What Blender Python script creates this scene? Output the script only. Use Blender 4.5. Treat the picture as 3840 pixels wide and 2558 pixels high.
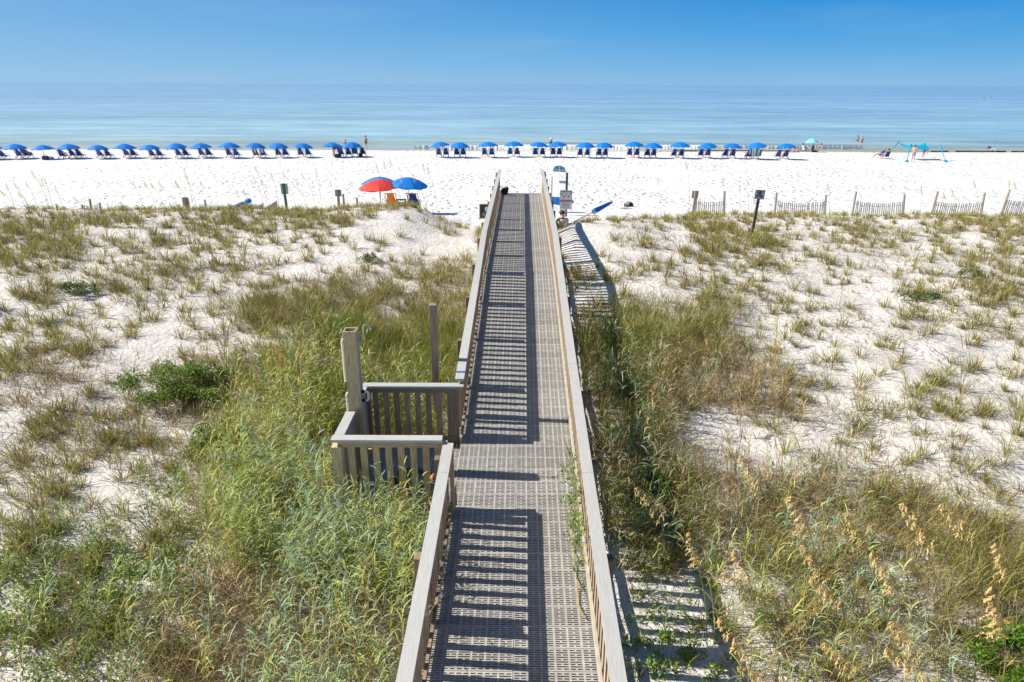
import bpy, bmesh, math, random
import numpy as np
from mathutils import Vector, Matrix, Quaternion
random.seed(7); rng = np.random.default_rng(11)
R = math.radians
sc = bpy.context.scene
for o in list(bpy.data.objects): bpy.data.objects.remove(o)
C = sc.collection

# ------------------------------------------------------------------ camera
F_PX, CX, CY = 2560.0, 1920.0, 1279.0
PITCH = math.atan((CY - 316.0) / F_PX); ROLL = R(0.2)
CAM = Vector((0, 0, 8.0))
FWD = Vector((0, math.cos(PITCH), -math.sin(PITCH)))
U0 = Vector((0, math.sin(PITCH), math.cos(PITCH))); R0 = Vector((1, 0, 0))
RT = R0 * math.cos(ROLL) + U0 * math.sin(ROLL)
UP = U0 * math.cos(ROLL) - R0 * math.sin(ROLL)
cd = bpy.data.cameras.new('camera'); cam = bpy.data.objects.new('camera', cd); C.objects.link(cam)
cd.sensor_width = 36; cd.lens = 36 * F_PX / 3840; cd.clip_start = 0.1; cd.clip_end = 60000
m = Matrix.Identity(4)
for i, v in enumerate((RT, UP, -FWD)):
    for k in range(3): m[k][i] = v[k]
m.translation = CAM; cam.matrix_world = m
sc.camera = cam
sc.render.resolution_x, sc.render.resolution_y = 1024, 682

# ------------------------------------------------------------------ light
SUN_EL, SUN_AZ = R(41), R(-85.5)          # azimuth from +Y, clockwise: the sun stands over -X
w = bpy.data.worlds.new('World'); sc.world = w; w.use_nodes = True
nt = w.node_tree; nt.nodes.clear()
sky = nt.nodes.new('ShaderNodeTexSky'); sky.sky_type = 'NISHITA'; sky.sun_disc = False
sky.sun_elevation = SUN_EL; sky.sun_rotation = SUN_AZ
sky.altitude = 0; sky.air_density = 1.0; sky.dust_density = 0.35; sky.ozone_density = 4.0
# morning haze over the gulf: pale blue at the horizon, deepening within a few degrees, the same all round
tcw = nt.nodes.new('ShaderNodeTexCoord'); spw = nt.nodes.new('ShaderNodeSeparateXYZ'); nt.links.new(tcw.outputs['Generated'], spw.inputs[0])
rw = nt.nodes.new('ShaderNodeValToRGB'); e = rw.color_ramp.elements
e[0].position = 0.0; e[0].color = (.25, .53, .83, 1); e[1].position = 1.0; e[1].color = (.010, .05, .18, 1)
for p_, c_ in ((.03, (.15, .46, .83, 1)), (.065, (.065, .375, .80, 1)), (.11, (.016, .28, .74, 1)), (.3, (.020, .13, .38, 1))):
    q_ = e.new(p_); q_.color = c_
nt.links.new(spw.outputs[2], rw.inputs[0])
gw = nt.nodes.new('ShaderNodeVectorMath'); gw.operation = 'SCALE'; gw.inputs['Scale'].default_value = 6.0; nt.links.new(rw.outputs[0], gw.inputs[0])
hs = nt.nodes.new('ShaderNodeMix'); hs.data_type = 'RGBA'; hs.inputs[0].default_value = .97
bg = nt.nodes.new('ShaderNodeBackground'); bg.inputs[1].default_value = 0.114
out = nt.nodes.new('ShaderNodeOutputWorld')
# the sky is paler towards the sun's side
sg_ = nt.nodes.new('ShaderNodeMapRange'); sg_.inputs[1].default_value = -.95; sg_.inputs[2].default_value = .35; sg_.inputs[3].default_value = .42; sg_.inputs[4].default_value = 0.0; nt.links.new(spw.outputs[0], sg_.inputs[0])
pm_ = nt.nodes.new('ShaderNodeMix'); pm_.data_type = 'RGBA'; pm_.inputs[7].default_value = (3.2, 4.4, 5.5, 1)
nt.links.new(sg_.outputs[0], pm_.inputs[0]); nt.links.new(gw.outputs[0], pm_.inputs[6])
# very faint high haze streaks
cm_ = nt.nodes.new('ShaderNodeMapping'); cm_.inputs['Scale'].default_value = (2.2, 2.2, 16); nt.links.new(tcw.outputs['Generated'], cm_.inputs[0])
cn_ = nt.nodes.new('ShaderNodeTexNoise'); cn_.inputs['Scale'].default_value = 1.6; cn_.inputs['Detail'].default_value = 6; nt.links.new(cm_.outputs[0], cn_.inputs['Vector'])
cr_ = nt.nodes.new('ShaderNodeMapRange'); cr_.inputs[1].default_value = .54; cr_.inputs[2].default_value = .80; cr_.inputs[4].default_value = .12; nt.links.new(cn_.outputs[0], cr_.inputs[0])
cx_ = nt.nodes.new('ShaderNodeMix'); cx_.data_type = 'RGBA'; cx_.inputs[7].default_value = (3.4, 4.5, 5.6, 1); nt.links.new(cr_.outputs[0], cx_.inputs[0]); nt.links.new(pm_.outputs[2], cx_.inputs[6])
nt.links.new(sky.outputs[0], hs.inputs[6]); nt.links.new(cx_.outputs[2], hs.inputs[7]); nt.links.new(hs.outputs[2], bg.inputs[0]); nt.links.new(bg.outputs[0], out.inputs[0])
sd = bpy.data.lights.new('sun', 'SUN'); sd.energy = 5.0; sd.angle = R(0.55); sd.color = (1.0, 0.94, 0.84)
sun = bpy.data.objects.new('sun', sd); C.objects.link(sun)
SDIR = Vector((math.cos(SUN_EL) * math.cos(R(4.5)), -math.cos(SUN_EL) * math.sin(R(4.5)), -math.sin(SUN_EL)))       # the way the light travels
sun.rotation_euler = SDIR.to_track_quat('-Z', 'Y').to_euler(); sun.location = (-30, 0, 30)
vs = sc.view_settings; vs.view_transform = 'Standard'; vs.look = 'None'; vs.gamma = 1.0; vs.use_curve_mapping = False
vs.exposure = 0.46

# ------------------------------------------------------------------ helpers
def ray(px, py):
    return FWD + RT * ((px - CX) / F_PX) - UP * ((py - CY) / F_PX)
def project(P):                           # P: (N,3) array -> px, py arrays
    d = P - np.array(CAM)
    z = d @ np.array(FWD); z = np.where(z < .2, .2, z)
    return CX + F_PX * (d @ np.array(RT)) / z, CY - F_PX * (d @ np.array(UP)) / z
def at_y(px, py, Y):
    d = ray(px, py); return CAM + d * (Y / d.y)
def at_z(px, py, Z):
    d = ray(px, py); return CAM + d * ((Z - CAM.z) / d.z)

def xc(Y): return -0.055 + 0.0138 * Y     # centre line of the boardwalk
DY = [-4, 7.6, 10.6, 17.8, 33]; DH = [-6.35, -5.73, -5.46, -4.67, -4.58]
def zdeck(Y): return 8.0 + float(np.interp(Y, DY, DH))

TY = np.array([-30, 0, 6, 10, 14, 18, 22, 24, 26, 28, 29.5, 31, 35, 40, 60, 80, 90, 96, 102, 140, 400.])
near = [-6.6, -6.45, -6.2, -5.86, -5.42, -5.0]; far = [-6.95, -7.45, -7.8, -8.15, -8.5, -8.95, -10.5, -14]
ST = {-60: near + [-4.8, -4.66, -4.62, -4.95, -5.5, -6.0, -6.55] + far,
      -16: near + [-4.78, -4.64, -4.6, -4.85, -5.4, -5.9, -6.5] + far,
      -10: near + [-4.7, -4.55, -4.52, -4.8, -5.3, -5.85, -6.5] + far,
      -4.2: near + [-4.52, -4.34, -4.3, -4.75, -5.3, -5.75, -6.4] + far,
      -1.5: near[:5] + [-4.98, -4.8, -4.85, -5.25, -5.8, -6.05, -6.2, -6.5] + far,
      1.5: near[:5] + [-4.9, -4.55, -4.6, -5.5, -5.85, -6.05, -6.2, -6.5] + far,
      3.4: near[:5] + [-4.9, -4.55, -4.52, -4.85, -5.25, -5.5, -5.75, -6.3] + far,
      8.5: near[:5] + [-5.02, -4.86, -4.84, -4.88, -5.0, -5.25, -5.6, -6.35] + far,
      16: near[:5] + [-5.05, -4.95, -4.93, -4.93, -5.0, -5.25, -5.6, -6.4] + far,
      60: near[:5] + [-5.05, -4.95, -4.93, -4.93, -5.0, -5.25, -5.6, -6.4] + far}
SX = np.array(sorted(ST)); SH = np.array([ST[k] for k in sorted(ST)])
def smooth_noise(x, y, seed=0):
    r = np.random.default_rng(seed); v = 0
    for k in range(7):
        a = r.uniform(0, 6.28); fq = r.uniform(.55, 1.6); ph = r.uniform(0, 6.28, 2)
        v = v + np.sin((x * math.cos(a) + y * math.sin(a)) * fq + ph[0] + 1.3 * np.sin((y * math.cos(a) - x * math.sin(a)) * fq * .5 + ph[1]))
    return v / 7
def terrain(x, y):
    x = np.asarray(x, float); y = np.asarray(y, float)
    cols = np.array([np.interp(y, TY, SH[i]) for i in range(len(SX))])
    # light smoothing along y
    cols2 = np.array([(np.interp(y - .8, TY, SH[i]) + np.interp(y + .8, TY, SH[i]) + 2 * np.interp(y, TY, SH[i])) / 4 for i in range(len(SX))])
    cols = cols2
    i = np.clip(np.searchsorted(SX, x) - 1, 0, len(SX) - 2)
    t = np.clip((x - SX[i]) / (SX[i + 1] - SX[i]), 0, 1); t = t * t * (3 - 2 * t)
    idx = np.arange(x.size).reshape(x.shape)
    c = cols.reshape(len(SX), -1); ii = i.ravel(); jj = np.arange(x.size)
    h = (c[ii, jj] * (1 - t.ravel()) + c[ii + 1, jj] * t.ravel()).reshape(x.shape)
    dune = np.clip((34 - y) / 6, 0, 1)
    h = h + dune * (.11 * smooth_noise(x * .9, y * .9, 3) + .065 * smooth_noise(x * 2.6, y * 2.6, 4) + .026 * smooth_noise(x * 7, y * 7, 5))
    h = h + (1 - dune) * np.clip((95 - y) / 10, 0, 1) * (.05 * smooth_noise(x * .35, y * .35, 8) + .02 * smooth_noise(x * 1.8, y * 1.8, 9))
    u = x - (-0.055 + 0.0138 * y)
    tr = np.clip((1.75 - np.abs(u)) / .75, 0, 1) * np.clip((y + 6) / 4, 0, 1) * np.clip((31.5 - y) / 2, 0, 1)
    dk = np.interp(y, DY, DH) - .27
    h = np.where(h > dk, h * (1 - tr) + dk * tr, h)
    # under the shower platform
    tp = np.clip((3.1 - np.abs(x + 1.6) * 1.6) / 1.2, 0, 1) * np.clip((2.2 - np.abs(y - 9.18)) / 1.0, 0, 1)
    h = np.where(h > -6.0, h * (1 - tp) + (-6.0) * tp, h)
    return 8.0 + h
def gz(x, y): return float(terrain(np.array([x]), np.array([y]))[0])
def ground_hit(px, py):
    d = ray(px, py); ys = np.concatenate([np.arange(2, 45, .05), np.arange(45, 140, .25)])
    P = np.outer(ys / d.y, np.array(d)) + np.array(CAM)
    g = terrain(P[:, 0], P[:, 1]); k = np.argmax(P[:, 2] <= g)
    return Vector((P[k, 0], P[k, 1], g[k]))
def gp(x, y): return Vector((x, y, gz(x, y)))

# ------------------------------------------------------------------ materials
MATS = {}
def new_mat(name):
    mt = bpy.data.materials.new(name); mt.use_nodes = True
    n = mt.node_tree; b = n.nodes['Principled BSDF']; MATS[name] = mt
    return mt, n, b
def N(n, kind, **kw):
    q = n.nodes.new(kind)
    for k, v in kw.items(): setattr(q, k, v)
    return q
def mat(name, col, rough=.7, var=.15, scale=6.0, stretch=None, bump=0.0, rnd=.12, metal=0.0, spec=.4, transl=0.0):
    """plain procedural surface: base colour with noise mottling, a per-object random shift, optional grain and bump"""
    if name in MATS: return MATS[name]
    mt, n, b = new_mat(name); L = n.links.new
    tc = N(n, 'ShaderNodeTexCoord'); mp = N(n, 'ShaderNodeMapping')
    if stretch: mp.inputs['Scale'].default_value = stretch
    oi = N(n, 'ShaderNodeObjectInfo'); ad = N(n, 'ShaderNodeVectorMath', operation='MULTIPLY_ADD')
    cb = N(n, 'ShaderNodeCombineXYZ'); L(oi.outputs['Random'], cb.inputs[0]); L(oi.outputs['Random'], cb.inputs[1])
    L(cb.outputs[0], ad.inputs[0]); ad.inputs[1].default_value = (37, 53, 11); L(tc.outputs['Object'], ad.inputs[2])
    L(ad.outputs[0], mp.inputs[0])
    nz = N(n, 'ShaderNodeTexNoise'); nz.inputs['Scale'].default_value = scale; nz.inputs['Detail'].default_value = 6; nz.inputs['Roughness'].default_value = .65
    L(mp.outputs[0], nz.inputs['Vector'])
    mr = N(n, 'ShaderNodeMapRange'); mr.inputs[1].default_value = .28; mr.inputs[2].default_value = .72
    mr.inputs[3].default_value = 1 - var; mr.inputs[4].default_value = 1 + var; L(nz.outputs[0], mr.inputs[0])
    m2 = N(n, 'ShaderNodeMapRange'); m2.inputs[3].default_value = 1 - rnd; m2.inputs[4].default_value = 1 + rnd; L(oi.outputs['Random'], m2.inputs[0])
    mu = N(n, 'ShaderNodeMath', operation='MULTIPLY'); L(mr.outputs[0], mu.inputs[0]); L(m2.outputs[0], mu.inputs[1])
    vm = N(n, 'ShaderNodeVectorMath', operation='SCALE'); vm.inputs[0].default_value = col; L(mu.outputs[0], vm.inputs['Scale'])
    L(vm.outputs[0], b.inputs['Base Color'])
    b.inputs['Roughness'].default_value = rough; b.inputs['Metallic'].default_value = metal; b.inputs['Specular IOR Level'].default_value = spec
    if bump:
        bp = N(n, 'ShaderNodeBump'); bp.inputs['Strength'].default_value = bump; bp.inputs['Distance'].default_value = .01
        L(nz.outputs[0], bp.inputs['Height']); L(bp.outputs[0], b.inputs['Normal'])
    if transl: 
        tr = N(n, 'ShaderNodeBsdfTranslucent'); L(vm.outputs[0], tr.inputs[0]); mx = N(n, 'ShaderNodeMixShader'); mx.inputs[0].default_value = transl
        L(b.outputs[0], mx.inputs[1]); L(tr.outputs[0], mx.inputs[2]); L(mx.outputs[0], n.nodes['Material Output'].inputs[0])
    return mt
def leaf_mat(name, rough=.55, transl=.3):
    """foliage: colour of each blade comes from the mesh's own colour attribute"""
    mt, n, b = new_mat(name); L = n.links.new
    at = N(n, 'ShaderNodeAttribute', attribute_name='col')
    L(at.outputs['Color'], b.inputs['Base Color']); b.inputs['Roughness'].default_value = rough; b.inputs['Specular IOR Level'].default_value = .35
    tr = N(n, 'ShaderNodeBsdfTranslucent'); L(at.outputs['Color'], tr.inputs[0])
    mx = N(n, 'ShaderNodeMixShader'); mx.inputs[0].default_value = transl
    L(b.outputs[0], mx.inputs[1]); L(tr.outputs[0], mx.inputs[2]); L(mx.outputs[0], n.nodes['Material Output'].inputs[0])
    return mt
LEAF = leaf_mat('leaf')
CAPM = mat('rail_cap_paint', (.49, .48, .445), .6, .13, 9, (8, .6, 1), .25, .04)
CAPX = mat('rail_cap_paint_across', (.49, .48, .445), .6, .13, 9, (.6, 8, 1), .25, .04)
WOOD = mat('weathered_wood', (.44, .32, .21), .8, .42, 9, (5, 5, .5), .5, .2)
WOODY = mat('weathered_wood_long', (.32, .24, .165), .8, .38, 9, (6, .4, 6), .5, .12)
PINE = mat('treated_pine', (.58, .44, .25), .75, .45, 10, (5, 5, .45), .4, .14)
PINEX = mat('treated_pine_across', (.52, .39, .23), .75, .42, 10, (.45, 6, 6), .4, .1)
POSTM = mat('post_wood', (.27, .19, .12), .85, .3, 8, (4, 4, .5), .5, .2)
GREYP = mat('grey_post_wood', (.34, .30, .26), .85, .3, 9, (5, 5, .5), .6, .18)
PLAST = mat('deck_plastic', (.44, .42, .385), .6, .2, 7, None, .0, .10)
CHW = mat('chair_wood', (.55, .40, .28), .6, .12, 8, None, 0, .08)
NAVY = mat('navy_canvas', (.016, .07, .34), .8, .12, 30, None, .1, .12)
BLUE = mat('umbrella_canvas', (.0, .21, .70), .65, .06, 20, None, .05, .05, transl=.15)
RED = mat('red_canvas', (.78, .06, .05), .65, .06, 20, None, .05, .03, transl=.2)
ORANGE = mat('orange_canvas', (.72, .22, .02), .75, .2, 18, (1, 1, 8), 0, .03)
WHITEP = mat('white_paint', (.80, .80, .78), .5, .04, 5, None, 0, .02)
PVC = mat('pvc_pipe', (.80, .78, .74), .4, .05, 6, None, 0, 0)
METAL = mat('galvanised_metal', (.55, .58, .62), .3, .1, 8, None, 0, 0, metal=.9)
BLACK = mat('black_fabric', (.012, .012, .014), .7, .2, 12, None, .1, .1)
DARK = mat('dark_gap', (.03, .025, .02), .9, .2, 8)
SIGNW = mat('sign_white', (.66, .68, .70), .5, .04, 6, None, 0, 0)
SIGNG = mat('sign_grey', (.42, .45, .48), .5, .06, 6, None, 0, 0)
INK = mat('ink', (.02, .02, .025), .6, .02, 5, None, 0, 0)
def flat(name, col, rough=.65, **k): return mat(name, col, rough, k.pop('var', .08), k.pop('scale', 10), None, 0, k.pop('rnd', .04), **k)

# sand
def sand_material():
    mt, n, b = new_mat('sand'); L = n.links.new
    g = N(n, 'ShaderNodeNewGeometry'); sp = N(n, 'ShaderNodeSeparateXYZ'); L(g.outputs['Position'], sp.inputs[0])
    # white quartz with slight grey mottling and litter in the dunes
    n1 = N(n, 'ShaderNodeTexNoise'); n1.inputs['Scale'].default_value = .9; n1.inputs['Detail'].default_value = 8; n1.inputs['Roughness'].default_value = .62
    L(g.outputs['Position'], n1.inputs['Vector'])
    n2 = N(n, 'ShaderNodeTexNoise'); n2.inputs['Scale'].default_value = 11; n2.inputs['Detail'].default_value = 9; n2.inputs['Roughness'].default_value = .75
    L(g.outputs['Position'], n2.inputs['Vector'])
    r1 = N(n, 'ShaderNodeValToRGB'); e = r1.color_ramp.elements
    e[0].position = .33; e[0].color = (.60, .56, .51, 1); e[1].position = .58; e[1].color = (.74, .705, .655, 1); L(n1.outputs[0], r1.inputs[0])
    r2 = N(n, 'ShaderNodeValToRGB'); e = r2.color_ramp.elements
    e[0].position = .30; e[0].color = (.30, .23, .18, 1); e[1].position = .44; e[1].color = (1, 1, 1, 1); L(n2.outputs[0], r2.inputs[0])
    mx = N(n, 'ShaderNodeMix', data_type='RGBA', blend_type='MULTIPLY'); mx.inputs[0].default_value = .45
    L(r1.outputs[0], mx.inputs[6]); L(r2.outputs[0], mx.inputs[7])
    fac = N(n, 'ShaderNodeMapRange'); fac.inputs[1].default_value = 27; fac.inputs[2].default_value = 31; L(sp.outputs[1], fac.inputs[0])
    beach = N(n, 'ShaderNodeMix', data_type='RGBA'); L(fac.outputs[0], beach.inputs[0]); L(mx.outputs[2], beach.inputs[6])
    beach.inputs[7].default_value = (.74, .725, .70, 1)
    # wet sand at the waterline
    wz = N(n, 'ShaderNodeMapRange'); wz.inputs[1].default_value = -.50; wz.inputs[2].default_value = -.28; L(sp.outputs[2], wz.inputs[0])
    wet = N(n, 'ShaderNodeMix', data_type='RGBA'); L(wz.outputs[0], wet.inputs[0]); wet.inputs[6].default_value = (.52, .47, .38, 1); L(beach.outputs[2], wet.inputs[7])
    L(wet.outputs[2], b.inputs['Base Color'])
    rr = N(n, 'ShaderNodeMapRange'); rr.inputs[3].default_value = .35; rr.inputs[4].default_value = .95; L(wz.outputs[0], rr.inputs[0]); L(rr.outputs[0], b.inputs['Roughness'])
    b.inputs['Specular IOR Level'].default_value = .15
    # footprints on the beach, fine ripples on the dunes
    mp = N(n, 'ShaderNodeMapping'); mp.inputs['Scale'].default_value = (1.9, 1.1, 1); L(g.outputs['Position'], mp.inputs[0])
    wn = N(n, 'ShaderNodeTexNoise'); wn.inputs['Scale'].default_value = 2.0; L(mp.outputs[0], wn.inputs['Vector'])
    av = N(n, 'ShaderNodeVectorMath', operation='MULTIPLY_ADD'); L(wn.outputs['Color'], av.inputs[0]); av.inputs[1].default_value = (.7, .7, .7); L(mp.outputs[0], av.inputs[2])
    vo = N(n, 'ShaderNodeTexVoronoi'); vo.inputs['Scale'].default_value = 1.0; L(av.outputs[0], vo.inputs['Vector'])
    vm = N(n, 'ShaderNodeMapRange'); vm.inputs[1].default_value = .05; vm.inputs[2].default_value = .42; L(vo.outputs['Distance'], vm.inputs[0])
    den = N(n, 'ShaderNodeTexNoise'); den.inputs['Scale'].default_value = .12; den.inputs['Detail'].default_value = 3; L(g.outputs['Position'], den.inputs['Vector'])
    dm = N(n, 'ShaderNodeMapRange'); dm.inputs[1].default_value = .38; dm.inputs[2].default_value = .56; dm.inputs[3].default_value = .25; dm.inputs[4].default_value = 1; L(den.outputs[0], dm.inputs[0])
    mu = N(n, 'ShaderNodeMath', operation='MULTIPLY'); L(vm.outputs[0], mu.inputs[0]); L(dm.outputs[0], mu.inputs[1])
    mu2 = N(n, 'ShaderNodeMath', operation='MULTIPLY'); L(mu.outputs[0], mu2.inputs[0]); L(fac.outputs[0], mu2.inputs[1])
    fo = N(n, 'ShaderNodeMath', operation='MULTIPLY'); L(mu2.outputs[0], fo.inputs[0]); fo.inputs[1].default_value = .17
    f3 = N(n, 'ShaderNodeTexNoise'); f3.inputs['Scale'].default_value = 7; f3.inputs['Detail'].default_value = 6; f3.inputs['Roughness'].default_value = .6; L(g.outputs['Position'], f3.inputs['Vector'])
    ad = N(n, 'ShaderNodeMath', operation='MULTIPLY_ADD'); L(f3.outputs[0], ad.inputs[0]); ad.inputs[1].default_value = .06; L(fo.outputs[0], ad.inputs[2])
    bp = N(n, 'ShaderNodeBump'); bp.inputs['Strength'].default_value = 1; bp.inputs['Distance'].default_value = 1.0; L(ad.outputs[0], bp.inputs['Height']); L(bp.outputs[0], b.inputs['Normal'])
    return mt
SAND = sand_material()
def sea_material():
    mt, n, b = new_mat('sea_water'); L = n.links.new
    g = N(n, 'ShaderNodeNewGeometry'); sp = N(n, 'ShaderNodeSeparateXYZ'); L(g.outputs['Position'], sp.inputs[0])
    # depth colour: pale green over the bar, turquoise, then blue; sandbars give long bands
    def band(sx_, sy_, det=4, off=0.0):
        mp_ = N(n, 'ShaderNodeMapping'); mp_.inputs['Scale'].default_value = (sx_, sy_, 1); mp_.inputs['Location'].default_value = (off, off, 0); L(g.outputs['Position'], mp_.inputs[0])
        q = N(n, 'ShaderNodeTexNoise'); q.inputs['Scale'].default_value = 1; q.inputs['Detail'].default_value = det; q.inputs['Roughness'].default_value = .6; L(mp_.outputs[0], q.inputs['Vector']); return q
    nz = band(.006, .05)
    lg = N(n, 'ShaderNodeMath', operation='LOGARITHM'); L(sp.outputs[1], lg.inputs[0]); lg.inputs[1].default_value = 10.0
    ad = N(n, 'ShaderNodeMath', operation='MULTIPLY_ADD'); L(nz.outputs[0], ad.inputs[0]); ad.inputs[1].default_value = .22; L(lg.outputs[0], ad.inputs[2])
    mr = N(n, 'ShaderNodeMapRange'); mr.inputs[1].default_value = 2.08; mr.inputs[2].default_value = 3.4; L(ad.outputs[0], mr.inputs[0])
    rp = N(n, 'ShaderNodeValToRGB'); e = rp.color_ramp.elements
    e[0].position = 0; e[0].color = (.44, .47, .36, 1); e[1].position = 1; e[1].color = (.34, .48, .64, 1)  # far stop drawn towards the sky colour, standing in for horizon haze
    for p, c in ((.04, (.44, .54, .47, 1)), (.09, (.43, .59, .57, 1)), (.22, (.41, .56, .59, 1)), (.5, (.37, .50, .60, 1))):
        q = e.new(p); q.color = c
    L(mr.outputs[0], rp.inputs[0])
    acc = None
    for sx_, sy_, am in ((.0012, .0055, .30), (.006, .03, .22), (.03, .11, .36), (.10, .40, .34)):  # streaks: sky reflection on ruffled and calm water, painted into the base colour
        q = band(sx_, sy_, 5, am * 7); mrq = N(n, 'ShaderNodeMapRange'); mrq.inputs[1].default_value = .38; mrq.inputs[2].default_value = .64; mrq.inputs[3].default_value = 1 - am * .5; mrq.inputs[4].default_value = 1 + am * .35; L(q.outputs[0], mrq.inputs[0])
        if acc is None: acc = mrq.outputs[0]
        else:
            mm = N(n, 'ShaderNodeMath', operation='MULTIPLY'); L(acc, mm.inputs[0]); L(mrq.outputs[0], mm.inputs[1]); acc = mm.outputs[0]
    sc1 = N(n, 'ShaderNodeVectorMath', operation='SCALE'); L(rp.outputs[0], sc1.inputs[0]); L(acc, sc1.inputs['Scale']); L(sc1.outputs[0], b.inputs['Base Color'])
    b.inputs['Roughness'].default_value = .16; b.inputs['IOR'].default_value = 1.33
    # swell and ripples, with calm and ruffled patches
    m2 = N(n, 'ShaderNodeMapping'); m2.inputs['Scale'].default_value = (.05, .22, 1); L(g.outputs['Position'], m2.inputs[0])
    n2 = N(n, 'ShaderNodeTexNoise'); n2.inputs['Scale'].default_value = 1; n2.inputs['Detail'].default_value = 5; n2.inputs['Roughness'].default_value = .6; L(m2.outputs[0], n2.inputs['Vector'])
    m3 = N(n, 'ShaderNodeMapping'); m3.inputs['Scale'].default_value = (.5, 1.6, 1); L(g.outputs['Position'], m3.inputs[0])
    n3 = N(n, 'ShaderNodeTexNoise'); n3.inputs['Scale'].default_value = 1; n3.inputs['Detail'].default_value = 4; L(m3.outputs[0], n3.inputs['Vector'])
    pa = N(n, 'ShaderNodeMapping'); pa.inputs['Scale'].default_value = (.002, .016, 1); L(g.outputs['Position'], pa.inputs[0])
    np_ = N(n, 'ShaderNodeTexNoise'); np_.inputs['Scale'].default_value = 1; np_.inputs['Detail'].default_value = 5; L(pa.outputs[0], np_.inputs['Vector'])
    pm = N(n, 'ShaderNodeMapRange'); pm.inputs[1].default_value = .42; pm.inputs[2].default_value = .6; pm.inputs[3].default_value = .15; L(np_.outputs[0], pm.inputs[0])
    a1 = N(n, 'ShaderNodeMath', operation='MULTIPLY'); L(n2.outputs[0], a1.inputs[0]); a1.inputs[1].default_value = .75
    a2 = N(n, 'ShaderNodeMath', operation='MULTIPLY'); L(n3.outputs[0], a2.inputs[0]); L(pm.outputs[0], a2.inputs[1])
    a3 = N(n, 'ShaderNodeMath', operation='MULTIPLY_ADD'); L(a2.outputs[0], a3.inputs[0]); a3.inputs[1].default_value = .16; L(a1.outputs[0], a3.inputs[2])
    bp = N(n, 'ShaderNodeBump'); bp.inputs['Strength'].default_value = .4; bp.inputs['Distance'].default_value = 1; L(a3.outputs[0], bp.inputs['Height']); L(bp.outputs[0], b.inputs['Normal'])
    return mt
SEA = sea_material()

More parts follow.
